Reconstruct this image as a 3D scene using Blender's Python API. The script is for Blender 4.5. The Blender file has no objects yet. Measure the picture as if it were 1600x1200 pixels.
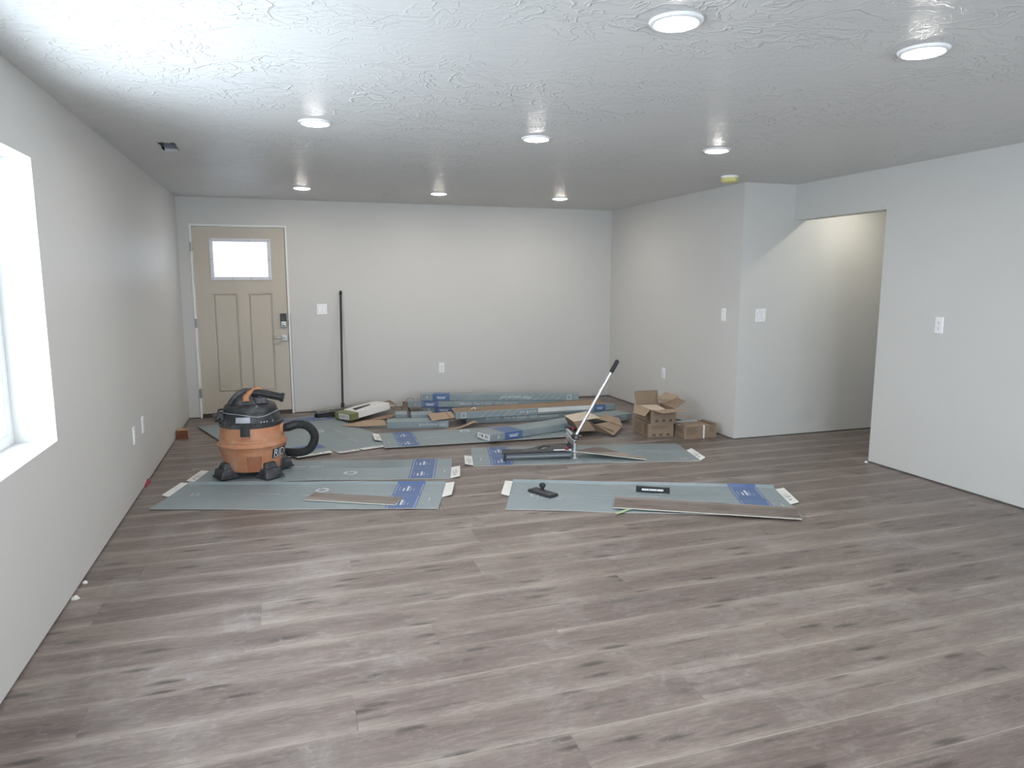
import bpy, bmesh, math, random
from mathutils import Vector, Matrix
R = math.radians
PI = math.pi
random.seed(7)
scene = bpy.context.scene
C = scene.collection

# ------------------------------------------------------------------ camera
CAMH = 1.5325
cam_d = bpy.data.cameras.new('camera')
cam_d.sensor_width = 36.0
cam_d.lens = 1105.7 / 1600 * 36.0
cam_d.clip_start = 0.02
cam = bpy.data.objects.new('camera', cam_d)
C.objects.link(cam)
_r = Vector((0.951025, -0.309115, -0.00035)); _u = Vector((0.04482, 0.136777, 0.989587)); _f = Vector((0.305849, 0.941138, -0.143933))
cam.matrix_world = Matrix(((_r.x, _u.x, -_f.x, 0), (_r.y, _u.y, -_f.y, 0), (_r.z, _u.z, -_f.z, CAMH), (0, 0, 0, 1)))
scene.camera = cam

# ------------------------------------------------------------------ daylight and exposure
DAY = 12.6
LED = 142.0
world = bpy.data.worlds.new('overcast_sky')
scene.world = world
world.use_nodes = True
bg = world.node_tree.nodes['Background']
bg.inputs[0].default_value = (0.775, 0.89, 1.0, 1)
bg.inputs[1].default_value = DAY
scene.view_settings.view_transform = 'Standard'
scene.view_settings.look = 'None'
scene.view_settings.gamma = 1.0
scene.view_settings.use_curve_mapping = False
scene.view_settings.exposure = 0.38
scene.cycles.max_bounces = 6
scene.cycles.diffuse_bounces = 4
scene.cycles.glossy_bounces = 3
scene.cycles.adaptive_threshold = 0.10
scene.cycles.adaptive_min_samples = 24
scene.cycles.sample_clamp_indirect = 6.0
scene.cycles.caustics_reflective = False
scene.cycles.caustics_refractive = False

def portal(name, loc, rot, sx, sy):
    l = bpy.data.lights.new(name, 'AREA'); l.shape = 'RECTANGLE'; l.size = sx; l.size_y = sy
    l.cycles.is_portal = True
    o = bpy.data.objects.new(name, l); C.objects.link(o); o.location = loc; o.rotation_euler = rot

# room dimensions (metres; camera stands over the origin)
XL, XR, XR2 = -1.035, 4.152, 4.724
YB, Y1, YE, YR = 8.566, 5.769, 4.670, -2.6
H = 2.44
WT = 0.16
WTL = 0.23
HT = 0.14
HEAD = 2.11
XH = 6.6
WIN = (1.95, 3.785, 0.785, 2.08)          # left window: y0, y1, z0, z1
REAR1 = (0.0, 1.83, 0.03, 2.08)          # unseen rear sliding door, added for daylight: x0, x1, z0, z1
REAR2 = (2.6, 4.2, 0.9, 2.08)  # unseen rear window, added and widened for more daylight
portal('portal_left', (XL - WTL - 0.02, (WIN[0] + WIN[1]) / 2, (WIN[2] + WIN[3]) / 2), (0, -PI / 2, 0), WIN[3] - WIN[2], WIN[1] - WIN[0])
portal('portal_rear', ((REAR1[0] + REAR1[1]) / 2, YR - WT - 0.02, 1.05), (PI / 2, 0, 0), REAR1[1] - REAR1[0], 2.05)
portal('portal_rear2', ((REAR2[0] + REAR2[1]) / 2, YR - WT - 0.02, 1.49), (PI / 2, 0, 0), REAR2[1] - REAR2[0], 1.18)
portal('portal_door', (-0.40, YB + WT + 0.02, 1.772), (-PI / 2, 0, 0), 0.56, 0.40)

# ------------------------------------------------------------------ material helpers
class NT:
    def __init__(s, name):
        s.m = bpy.data.materials.new(name); s.m.use_nodes = True
        s.t = s.m.node_tree; s.b = s.t.nodes['Principled BSDF']; s.out = s.t.nodes['Material Output']
    def n(s, kind, **kw):
        nd = s.t.nodes.new(kind)
        for k, v in kw.items():
            if k.startswith('i_'):
                key = k[2:]; key = int(key) if key.isdigit() else key.replace('_', ' ')
                nd.inputs[key].default_value = v
            else: setattr(nd, k, v)
        return nd
    def l(s, a, b): s.t.links.new(a, b)
    def math(s, op, a, b=None, c=None, clamp=False):
        nd = s.t.nodes.new('ShaderNodeMath'); nd.operation = op; nd.use_clamp = clamp
        for i, v in enumerate((a, b, c)):
            if v is None: continue
            if hasattr(v, 'links'): s.l(v, nd.inputs[i])
            else: nd.inputs[i].default_value = v
        return nd.outputs[0]
    def mix(s, fac, a, b, blend='MIX'):
        nd = s.t.nodes.new('ShaderNodeMix'); nd.data_type = 'RGBA'; nd.blend_type = blend
        for i, v in ((0, fac), (6, a), (7, b)):
            if hasattr(v, 'links'): s.l(v, nd.inputs[i])
            else: nd.inputs[i].default_value = v if i == 0 else (*v, 1) if len(v) == 3 else v
        return nd.outputs[2]
    def noise(s, vec, scale, detail=3, rough=0.55, dist=0.0):
        nd = s.n('ShaderNodeTexNoise'); nd.inputs['Scale'].default_value = scale; nd.inputs['Detail'].default_value = detail
        nd.inputs['Roughness'].default_value = rough; nd.inputs['Distortion'].default_value = dist
        if vec is not None: s.l(vec, nd.inputs['Vector'])
        return nd.outputs['Fac']
    def ramp(s, fac, stops):
        nd = s.n('ShaderNodeValToRGB'); e = nd.color_ramp.elements
        while len(e) < len(stops): e.new(0.5)
        for el, (p, c) in zip(e, stops): el.position = p; el.color = (*c, 1) if len(c) == 3 else c
        s.l(fac, nd.inputs[0]); return nd.outputs[0]
    def step(s, v, a, b):
        nd = s.n('ShaderNodeMapRange'); nd.interpolation_type = 'SMOOTHSTEP'; nd.inputs[1].default_value = a; nd.inputs[2].default_value = b
        s.l(v, nd.inputs[0]); return nd.outputs[0]
    def scaled(s, vec, sc, add=None):
        nd = s.n('ShaderNodeVectorMath', operation='MULTIPLY'); nd.inputs[1].default_value = sc; s.l(vec, nd.inputs[0])
        if add is None: return nd.outputs[0]
        ad = s.n('ShaderNodeVectorMath', operation='ADD'); s.l(nd.outputs[0], ad.inputs[0]); s.l(add, ad.inputs[1]); return ad.outputs[0]
    def bump(s, h, strength, dist):
        nd = s.n('ShaderNodeBump'); nd.inputs['Strength'].default_value = strength; nd.inputs['Distance'].default_value = dist
        s.l(h, nd.inputs['Height']); s.l(nd.outputs[0], s.b.inputs['Normal'])
    def base(s, v):
        if hasattr(v, 'links'): s.l(v, s.b.inputs['Base Color'])
        else: s.b.inputs['Base Color'].default_value = (*v, 1)
    def pos(s): return s.n('ShaderNodeNewGeometry').outputs['Position']
    def obj(s): return s.n('ShaderNodeTexCoord').outputs['Object']

def plain(name, col, rough=0.5, metal=0.0, mottle=0.12, scale=18.0, dust=None, bump=0.0, spec=None):
    t = NT(name); p = t.obj(); n = t.noise(p, scale, 4)
    f = t.math('MULTIPLY_ADD', n, mottle * 2, 1 - mottle)
    mul = t.n('ShaderNodeVectorMath', operation='SCALE'); mul.inputs[0].default_value = col; t.l(f, mul.inputs['Scale'])
    c = mul.outputs[0]
    if dust:
        d = t.step(t.noise(p, 9.0, 6, 0.7), 0.44, 0.72)
        c = t.mix(t.math('MULTIPLY', d, dust[1]), c, dust[0])
    t.base(c); t.b.inputs['Roughness'].default_value = rough; t.b.inputs['Metallic'].default_value = metal
    if spec is not None: t.b.inputs['Specular IOR Level'].default_value = spec
    if bump: t.bump(t.noise(p, scale * 8, 2), bump, 0.002)
    return t.m

def wall_paint():
    t = NT('wall_paint'); p = t.pos()
    v = t.noise(p, 1.3, 2)
    t.base(t.mix(v, (0.605, 0.600, 0.581), (0.632, 0.627, 0.609)))
    t.b.inputs['Roughness'].default_value = 0.48
    t.b.inputs['Specular IOR Level'].default_value = 0.30
    h1 = t.noise(p, 90.0, 2); h2 = t.noise(p, 34.0, 3)
    t.bump(t.math('ADD', h1, h2), 0.16, 0.003)
    return t.m
def ceiling_paint():
    t = NT('ceiling_paint'); p = t.pos()
    t.base((0.70, 0.695, 0.682))
    t.b.inputs['Roughness'].default_value = 0.42
    t.b.inputs['Specular IOR Level'].default_value = 0.12
    # skip trowel: ragged compound edges
    wv = t.n('ShaderNodeTexNoise'); wv.inputs['Scale'].default_value = 2.6; wv.inputs['Detail'].default_value = 3; t.l(p, wv.inputs['Vector'])
    sub = t.n('ShaderNodeVectorMath', operation='MULTIPLY_ADD'); t.l(wv.outputs['Color'], sub.inputs[0]); sub.inputs[1].default_value = (0.55, 0.55, 0); t.l(p, sub.inputs[2])
    n1 = t.noise(sub.outputs[0], 3.0, 3, 0.45, 0.5)
    n2 = t.noise(t.scaled(sub.outputs[0], (0.8, 2.0, 1)), 4.2, 3, 0.45, 0.9)
    def ridge(n, c, w): return t.math('SUBTRACT', 1.0, t.math('DIVIDE', t.math('ABSOLUTE', t.math('SUBTRACT', n, c)), w), clamp=True)
    mask = t.math('MULTIPLY_ADD', t.step(t.noise(p, 1.25, 3), 0.38, 0.56), 0.85, 0.15)
    r1 = ridge(n1, 0.50, 0.012); r2 = ridge(n2, 0.54, 0.010); r3 = ridge(n2, 0.44, 0.009); r4 = ridge(n1, 0.58, 0.009)
    plat = t.step(n1, 0.485, 0.515)
    hgt = t.math('MULTIPLY', t.math('ADD', t.math('MAXIMUM', t.math('MAXIMUM', r1, r4), t.math('MAXIMUM', r2, r3)), t.math('MULTIPLY', plat, 0.3)), mask)
    hgt = t.math('ADD', hgt, t.math('MULTIPLY', t.noise(t.scaled(p, (0.55, 1.6, 1)), 26.0, 3), 0.5))
    t.bump(hgt, 0.6, 0.006)
    return t.m
def plank_material(name, tint=1.0, dusty=True):
    t = NT(name); o = t.obj(); info = t.n('ShaderNodeObjectInfo'); rnd = info.outputs['Random']
    cmb = t.n('ShaderNodeCombineXYZ'); t.l(t.math('MULTIPLY', rnd, 57.0), cmb.inputs[0]); t.l(t.math('MULTIPLY', rnd, 31.0), cmb.inputs[1]); t.l(t.math('MULTIPLY', rnd, 83.0), cmb.inputs[2])
    off = cmb.outputs[0]
    sep = t.n('ShaderNodeSeparateXYZ'); t.l(o, sep.inputs[0])
    broad = t.noise(t.scaled(o, (1.3, 6.0, 1), off), 1.0, 4, 0.55, 0.8)
    streak = t.noise(t.scaled(o, (2.4, 30.0, 1), off), 1.0, 4, 0.65, 1.2)
    fine = t.noise(t.scaled(o, (9.0, 190.0, 1), off), 1.0, 3, 0.6)
    v = t.math('ADD', t.math('MULTIPLY', broad, 0.44), t.math('ADD', t.math('MULTIPLY', streak, 0.30), t.math('MULTIPLY', fine, 0.26)))
    v = t.math('ADD', v, t.math('MULTIPLY', t.math('SUBTRACT', rnd, 0.5), 0.10))
    # lighter print towards the long edges of each board
    e = t.math('DIVIDE', t.math('ABSOLUTE', t.math('SUBTRACT', sep.outputs[1], 0.1143)), 0.1143)
    edge = t.step(t.math('ADD', e, t.math('MULTIPLY', t.math('SUBTRACT', t.noise(t.scaled(o, (0.7, 1.5, 1), off), 1.0, 2), 0.5), 0.9)), 0.45, 1.05)
    v = t.math('ADD', v, t.math('MULTIPLY', edge, 0.13))
    col = t.ramp(v, [(0.30, (0.085, 0.063, 0.056)), (0.45, (0.145, 0.113, 0.100)), (0.58, (0.205, 0.166, 0.147)), (0.80, (0.345, 0.295, 0.258))])
    # knots and dark dashes
    vo = t.n('ShaderNodeTexVoronoi', voronoi_dimensions='2D'); vo.inputs['Scale'].default_value = 1.0
    t.l(t.scaled(o, (1.9, 8.5, 1), off), vo.inputs['Vector'])
    pick = t.n('ShaderNodeSeparateColor'); t.l(vo.outputs['Color'], pick.inputs[0])
    kn = t.math('MULTIPLY', t.math('SUBTRACT', 1.0, t.step(t.math('ADD', vo.outputs['Distance'], t.math('MULTIPLY', fine, 0.10)), 0.07, 0.24)), t.step(pick.outputs[0], 0.35, 0.55))
    col = t.mix(t.math('MULTIPLY', kn, 0.8), col, (0.040, 0.032, 0.030))
    vd = t.n('ShaderNodeTexVoronoi', voronoi_dimensions='2D'); vd.inputs['Scale'].default_value = 1.0
    t.l(t.scaled(o, (1.05, 15.0, 1), off), vd.inputs['Vector'])
    pd = t.n('ShaderNodeSeparateColor'); t.l(vd.outputs['Color'], pd.inputs[0])
    dd = t.math('MULTIPLY', t.math('SUBTRACT', 1.0, t.step(t.math('ADD', vd.outputs['Distance'], t.math('MULTIPLY', streak, 0.25)), 0.14, 0.34)), t.step(pd.outputs[1], 0.3, 0.6))
    col = t.mix(t.math('MULTIPLY', dd, 0.5), col, (0.060, 0.048, 0.044))
    mot = t.noise(t.scaled(o, (11.0, 34.0, 1), off), 1.0, 5, 0.7, 1.5)
    col = t.mix(t.math('MULTIPLY', t.step(mot, 0.48, 0.75), 0.34), col, (0.36, 0.325, 0.305))
    col = t.mix(t.math('MULTIPLY', t.step(mot, 0.50, 0.28), 0.30), col, (0.075, 0.060, 0.056))
    # thin pale milled edge
    le = t.math('MULTIPLY', t.step(e, 0.972, 0.992), t.step(t.noise(t.scaled(o, (1.7, 0.1, 1), off), 1.0, 2), 0.35, 0.65))
    col = t.mix(t.math('MULTIPLY', le, 0.55), col, (0.46, 0.42, 0.37))
    rough = 0.40
    if dusty:
        p = t.pos()
        d1 = t.step(t.noise(p, 2.1, 6, 0.72, 0.5), 0.50, 0.72)
        d2 = t.step(t.noise(p, 7.5, 5, 0.7, 1.6), 0.60, 0.68)
        d = t.math('ADD', t.math('MULTIPLY', d1, 0.26), t.math('MULTIPLY', t.math('MULTIPLY', d2, d1), 0.5), clamp=True)
        col = t.mix(d, col, (0.46, 0.44, 0.44))
        rr = t.math('MULTIPLY_ADD', d, 0.3, 0.36); t.l(rr, t.b.inputs['Roughness'])
    else: t.b.inputs['Roughness'].default_value = rough
    t.base(col)
    t.b.inputs['Specular IOR Level'].default_value = 0.45
    t.bump(t.math('ADD', streak, t.math('MULTIPLY', fine, 0.5)), 0.10, 0.002)
    return t.m
def glass_pane(name='window_glass', tint=(0.97, 0.98, 0.98, 1)):
    t = NT(name); tr = t.n('ShaderNodeBsdfTransparent'); tr.inputs[0].default_value = tint
    gl = t.n('ShaderNodeBsdfGlossy'); gl.inputs['Roughness'].default_value = 0.02
    lw = t.n('ShaderNodeLayerWeight'); fc = t.math('MULTIPLY_ADD', t.math('POWER', lw.outputs['Facing'], 5.0), 0.9, 0.04)
    mx = t.n('ShaderNodeMixShader'); t.l(fc, mx.inputs[0]); t.l(tr.outputs[0], mx.inputs[1]); t.l(gl.outputs[0], mx.inputs[2]); t.l(mx.outputs[0], t.out.inputs[0])
    return t.m
def emitter(name, col, strength):
    t = NT(name); t.base((0.8, 0.8, 0.8)); t.b.inputs['Emission Color'].default_value = (*col, 1); t.b.inputs['Emission Strength'].default_value = strength
    return t.m
def carton_print(name, col):
    t = NT(name); p = t.obj(); n = t.noise(t.scaled(p, (1, 1, 1)), 14.0, 5, 0.6); n2 = t.noise(p, 2.5, 3)
    c = t.mix(t.math('MULTIPLY', n, 0.5), col, tuple(min(1, x * 1.35 + 0.02) for x in col))
    c = t.mix(t.math('MULTIPLY', t.step(n2, 0.5, 0.8), 0.25), c, (0.50, 0.53, 0.52))
    t.base(c); t.b.inputs['Roughness'].default_value = 0.42; return t.m

GP = (0.220, 0.266, 0.284)
M = dict(
    wall=wall_paint(), ceil=ceiling_paint(), plank=plank_material('floor_plank_vinyl'), plank_new=plank_material('loose_plank_vinyl', dusty=False),
    glass=glass_pane(), dglass=glass_pane('door_glass', (0.42, 0.43, 0.45, 1)),
    gap=plain('subfloor_gap', (0.10, 0.095, 0.09), 0.9), plate=plain('sill_plate', (0.22, 0.22, 0.22), 0.9),
    vinyl=plain('white_vinyl', (0.80, 0.81, 0.82), 0.35, mottle=0.02), white=plain('white_plastic', (0.88, 0.88, 0.89), 0.3, mottle=0.02),
    slot=plain('dark_slot', (0.03, 0.03, 0.03), 0.6),  # near black, also paints the shaded inside of openings
    door=plain('beige_door_skin', (0.545, 0.492, 0.418), 0.5, mottle=0.05, scale=30, bump=0.08), litef=plain('lite_frame', (0.74, 0.74, 0.80), 0.45, mottle=0.03),
    jamb=plain('door_jamb_white', (0.82, 0.82, 0.80), 0.5, mottle=0.05), thresh=plain('bronze_threshold', (0.055, 0.040, 0.035), 0.5),
    chrome=plain('satin_nickel', (0.36, 0.355, 0.345), 0.40, 1.0, mottle=0.05), alu=plain('aluminium', (0.72, 0.73, 0.76), 0.30, 0.85, mottle=0.05),
    alud=plain('grey_aluminium', (0.12, 0.14, 0.16), 0.5, 0.3, mottle=0.08),
    black=plain('black_plastic', (0.018, 0.018, 0.020), 0.42, mottle=0.2), rubber=plain('black_rubber', (0.022, 0.022, 0.024), 0.65, mottle=0.2),
    dusty=plain('dusty_black_plastic', (0.030, 0.032, 0.037), 0.5, mottle=0.2, dust=((0.30, 0.30, 0.31), 0.34)),
    orange=plain('dusty_orange_plastic', (0.51, 0.225, 0.115), 0.5, mottle=0.08, dust=((0.54, 0.37, 0.28), 0.6)),
    orange_shade=plain('orange_recess_shade', (0.40, 0.155, 0.08), 0.5, mottle=0.08, dust=((0.42, 0.25, 0.18), 0.4)),  # darkened copy of the tank orange, recess shade put into the colour
    plate_g=plain('grey_label', (0.42, 0.45, 0.50), 0.4, mottle=0.2),
    cardg=carton_print('carton_grey_green', GP), cardb=carton_print('carton_blue', (0.070, 0.125, 0.275)), cards=carton_print('carton_pale_stripe', (0.265, 0.315, 0.330)),
    cardw=plain('white_print', (0.62, 0.65, 0.66), 0.5, mottle=0.15), tabw=plain('white_carton_tab', (0.74, 0.74, 0.72), 0.5, mottle=0.04),
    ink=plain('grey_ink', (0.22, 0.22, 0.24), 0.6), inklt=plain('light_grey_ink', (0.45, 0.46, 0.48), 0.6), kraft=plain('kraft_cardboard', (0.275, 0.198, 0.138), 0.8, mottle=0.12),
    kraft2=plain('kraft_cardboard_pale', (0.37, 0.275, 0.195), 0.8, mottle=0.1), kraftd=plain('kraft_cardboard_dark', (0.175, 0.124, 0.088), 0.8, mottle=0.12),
    kdark=plain('dark_brown', (0.13, 0.085, 0.062), 0.8), beige=plain('pale_liner_board', (0.66, 0.56, 0.45), 0.75, mottle=0.04), cardedge=plain('carton_cut_edge', (0.52, 0.51, 0.48), 0.8),
    edge=plain('plank_core_edge', (0.66, 0.64, 0.55), 0.6), green=plain('pale_green_stick', (0.40, 0.52, 0.30), 0.6), olive=carton_print('olive_carton', (0.19, 0.205, 0.09)),
    bristle=plain('dusty_bristle', (0.20, 0.20, 0.20), 0.8, dust=((0.40, 0.40, 0.39), 0.6)), broomb=plain('broom_block', (0.24, 0.24, 0.235), 0.7, dust=((0.38, 0.38, 0.37), 0.65)),
    wood=plain('wood_block_end', (0.175, 0.062, 0.030), 0.75, mottle=0.3, scale=40), woodt=plain('wood_block_face', (0.42, 0.27, 0.16), 0.75, mottle=0.2, scale=30),
    red=plain('red_tape', (0.28, 0.02, 0.038), 0.5), yellow=plain('yellow_cap', (0.70, 0.66, 0.25), 0.45, mottle=0.2), galv=plain('galvanised_steel', (0.28, 0.30, 0.33), 0.5, 0.3, mottle=0.25),
    grey=plain('grey_strap', (0.30, 0.29, 0.27), 0.6), led=emitter('led_lens', (1.0, 0.955, 0.91), LED), ledh=emitter('hall_led_lens', (1.0, 0.95, 0.82), LED * 0.72), ledw=emitter('led_lens_back', (1.0, 0.905, 0.815), LED),
    vial=plain('level_vial', (0.70, 0.72, 0.74), 0.3), putty=plain('drywall_crumb', (0.75, 0.74, 0.70), 0.9),
)

# ------------------------------------------------------------------ mesh helpers
class MB:
    def __init__(s): s.v = []; s.f = []; s.mi = []
    def add(s, vs, fs, mi=0):
        b = len(s.v); s.v += [tuple(p) for p in vs]; s.f += [[i + b for i in f] for f in fs]; s.mi += [mi] * len(fs); return s
    def box(s, x0, x1, y0, y1, z0, z1, mi=0, mat=None):
        vs = [Vector(p) for p in ((x0, y0, z0), (x1, y0, z0), (x1, y1, z0), (x0, y1, z0), (x0, y0, z1), (x1, y0, z1), (x1, y1, z1), (x0, y1, z1))]
        if mat: vs = [mat @ p for p in vs]
        return s.add(vs, [(0, 3, 2, 1), (4, 5, 6, 7), (0, 1, 5, 4), (1, 2, 6, 5), (2, 3, 7, 6), (3, 0, 4, 7)], mi)
    def taper(s, b, t, z0, z1, mi=0, mat=None):        # b,t = (x0,x1,y0,y1)
        vs = [Vector(p) for p in ((b[0], b[2], z0), (b[1], b[2], z0), (b[1], b[3], z0), (b[0], b[3], z0), (t[0], t[2], z1), (t[1], t[2], z1), (t[1], t[3], z1), (t[0], t[3], z1))]
        if mat: vs = [mat @ p for p in vs]
        return s.add(vs, [(0, 3, 2, 1), (4, 5, 6, 7), (0, 1, 5, 4), (1, 2, 6, 5), (2, 3, 7, 6), (3, 0, 4, 7)], mi)
    def prism(s, poly, z0, z1, mi=0, side=None):
        n = len(poly); zf = (lambda p, z: z(p) if callable(z) else z)
        vs = [(p[0], p[1], zf(p, z0)) for p in poly] + [(p[0], p[1], zf(p, z1)) for p in poly]
        s.add(vs, [list(range(n))[::-1], list(range(n, 2 * n))], mi)
        b = len(s.v) - 2 * n
        for i in range(n):
            j = (i + 1) % n; s.f.append([b + i, b + j, b + n + j, b + n + i]); s.mi.append(mi if side is None else side)
        return s
    def lathe(s, prof, n=32, mi=0, mat=None, sx=1.0, sy=1.0, cap=True):
        vs = []; fs = []
        for r, z in prof:
            for k in range(n):
                a = 2 * PI * k / n; vs.append(Vector((r * sx * math.cos(a), r * sy * math.sin(a), z)))
        if mat: vs = [mat @ p for p in vs]
        m = len(prof)
        for i in range(m - 1):
            for k in range(n):
                k2 = (k + 1) % n; fs.append((i * n + k, i * n + k2, (i + 1) * n + k2, (i + 1) * n + k))
        if cap:
            fs.append(tuple(range(n))[::-1]); fs.append(tuple(range((m - 1) * n, m * n)))
        return s.add(vs, fs, mi)
    def tube(s, pts, rad, n=10, mi=0, flat=1.0):
        pts = [Vector(p) for p in pts]; m = len(pts); vs = []; fs = []
        rad = rad if callable(rad) else (lambda i, r=rad: r)
        up = Vector((0, 0, 1)); prev = None
        for i, p in enumerate(pts):
            d = (pts[min(i + 1, m - 1)] - pts[max(i - 1, 0)]).normalized()
            if prev is None:
                a = d.cross(up)
                if a.length < 1e-3: a = d.cross(Vector((1, 0, 0)))
                a.normalize()
            else: a = (prev - d * prev.dot(d)).normalized()
            prev = a; b = d.cross(a)
            for k in range(n):
                t = 2 * PI * k / n; vs.append(p + rad(i) * (a * math.cos(t) + b * math.sin(t) * flat))
        for i in range(m - 1):
            for k in range(n):
                k2 = (k + 1) % n; fs.append((i * n + k, i * n + k2, (i + 1) * n + k2, (i + 1) * n + k))
        fs.append(tuple(range(n))[::-1]); fs.append(tuple(range((m - 1) * n, m * n)))
        return s.add(vs, fs, mi)
    def slab(s, pts, th, mi=0, side=None, back=None):           # thick polygon in space
        pts = [Vector(p) for p in pts]; n = len(pts)
        nr = Vector((0, 0, 0))
        for i in range(n): nr += pts[i].cross(pts[(i + 1) % n])
        nr.normalize()
        if nr.z < 0: pts.reverse(); nr = -nr
        vs = pts + [p - nr * th for p in pts]
        b = len(s.v); s.v += [tuple(p) for p in vs]
        s.f.append([b + i for i in range(n)]); s.mi.append(mi)
        s.f.append([b + n + i for i in range(n)][::-1]); s.mi.append(mi if back is None else back)
        for i in range(n):
            j = (i + 1) % n; s.f.append([b + i, b + n + i, b + n + j, b + j]); s.mi.append(mi if side is None else side)
        return s
    def mesh(s, name, mats, smooth=False):
        me = bpy.data.meshes.new(name); me.from_pydata(s.v, [], s.f); me.update()
        for m in (mats if isinstance(mats, (list, tuple)) else [mats]): me.materials.append(M[m] if isinstance(m, str) else m)
        me.polygons.foreach_set('material_index', s.mi)
        bm = bmesh.new(); bm.from_mesh(me); bmesh.ops.recalc_face_normals(bm, faces=bm.faces); bm.to_mesh(me); bm.free()
        if smooth:
            me.polygons.foreach_set('use_smooth', [True] * len(me.polygons))
        me.update(); return me
    def build(s, name, mats, parent=None, smooth=False, bevel=0.0, seg=2, loc=None):
        o = bpy.data.objects.new(name, s.mesh(name, mats, smooth)); C.objects.link(o)
        if parent: o.parent = parent
        if name in ('lettering', 'band_print', 'tab_print', 'label_print', 'side_lettering', 'printed_stripes', 'ragged_edge', 'slots', 'badge_lettering', 'hand_hole_shade'): o['kind'] = 'stuff'
        if loc: o.location = loc
        if bevel:
            b = o.modifiers.new('bevel', 'BEVEL'); b.width = bevel; b.segments = seg; b.limit_method = 'ANGLE'; b.angle_limit = R(35)
        if smooth:
            o.data.set_sharp_from_angle(angle=R(38))
        return o

def tag(o, label, cat, group=None, kind=None):
    o['label'] = label; o['category'] = cat
    if group: o['group'] = group
    if kind: o['kind'] = kind
    return o
def thing(name, label, cat, loc=(0, 0, 0), rz=0.0, group=None):
    o = bpy.data.objects.new(name, None); C.objects.link(o); o.empty_display_size = 0.1
    o.location = loc; o.rotation_euler = (0, 0, rz); return tag(o, label, cat, group)
def struct(o, label=None, cat=None):
    o['kind'] = 'structure'
    if label: o['label'] = label
    if cat: o['category'] = cat
    return o
def sempty(name, label, cat, loc=(0, 0, 0), rz=0.0):
    o = bpy.data.objects.new(name, None); C.objects.link(o); o.empty_display_size = 0.1; o.location = loc; o.rotation_euler = (0, 0, rz)
    return struct(o, label, cat)
_txt = {}
def text_geo(st):
    if st not in _txt:
        cu = bpy.data.curves.new('t', 'FONT'); cu.body = st; cu.size = 1.0; cu.resolution_u = 3
        ob = bpy.data.objects.new('t', cu); C.objects.link(ob)
        bpy.context.view_layer.update()
        me = bpy.data.meshes.new_from_object(ob.evaluated_get(bpy.context.evaluated_depsgraph_get()))
        vs = [(v.co.x, v.co.y) for v in me.vertices]; fs = [list(p.vertices) for p in me.polygons]
        bpy.data.objects.remove(ob); bpy.data.curves.remove(cu); bpy.data.meshes.remove(me)
        w = max(v[0] for v in vs) - min(v[0] for v in vs); x0 = min(v[0] for v in vs)
        _txt[st] = ([(v[0] - x0, v[1]) for v in vs], fs, w)
    return _txt[st]

# ------------------------------------------------------------------ structure: floor
def bx(name, *a, mat='wall', parent=None):
    return MB().box(*a).build(name, mat, parent)
floor = struct(MB().box(XL - WTL, XH, YR - WT, YB + WT, -0.12, -0.006).build('floor', 'gap'), 'grey brown wood-look plank floor running across the room', 'floor')
PW, PL = 0.2286, 1.829
full = None
def plank_mesh(L):
    b = 0.0009; m = MB()
    m.taper((0, L, 0, PW), (0, L, 0, PW), -0.006, -b)
    m.taper((0, L, 0, PW), (b, L - b, b, PW - b), -b, 0.0)
    return m.mesh('plank', 'plank')
full = plank_mesh(PL)
fixed = {0: 0.19, -1: 1.43, -2: 0.875, 2: 0.58, 1: 1.10, 3: 1.62, 4: -0.15, 5: 0.95, 6: 0.30}
k0 = math.floor((YR - 2.29) / PW)
k = k0
while 2.29 + k * PW < YB + 0.05:
    y = 2.29 + k * PW
    x_end = XR2 + 0.10
    if Y1 > y > YE - PW: x_end = XH - 0.02
    elif y >= Y1: x_end = XR + 0.1
    s = fixed.get(k, random.uniform(0, PL))
    x = s - math.ceil((s - (XL - 0.1)) / PL) * PL
    while x < x_end:
        a = max(x, XL - 0.1); b = min(x + PL, x_end)
        if b - a > 0.03:
            me = full if b - a > PL - 1e-4 else plank_mesh(b - a)
            o = bpy.data.objects.new('plank', me); C.objects.link(o); o.parent = floor; o.location = (a, y, 0)
        x += PL
    k += 1

# ------------------------------------------------------------------ structure: ceiling (with the vent hole)
VX0, VX1, VY0, VY1 = -0.73, -0.622, 5.33, 5.68
m = MB()
for (x0, x1, y0, y1) in ((XL - WTL, XH, YR - WT, VY0), (XL - WTL, XH, VY1, YB + WT), (XL - WTL, VX0, VY0, VY1), (VX1, XH, VY0, VY1)):
    m.box(x0, x1, y0, y1, H, H + 0.02)
ceil = struct(m.build('ceiling', 'ceil'), 'pale skip-trowel textured ceiling', 'ceiling')
# unseen roof deck added above to keep daylight out of the vent hole
struct(MB().box(XL - WTL - 0.3, XH + 0.3, YR - WT - 0.3, YB + WT + 0.3, H + 0.26, H + 0.30).build('daylight_block_deck', 'gap'), 'dark unseen deck added above the ceiling to block daylight', 'deck')

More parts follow.
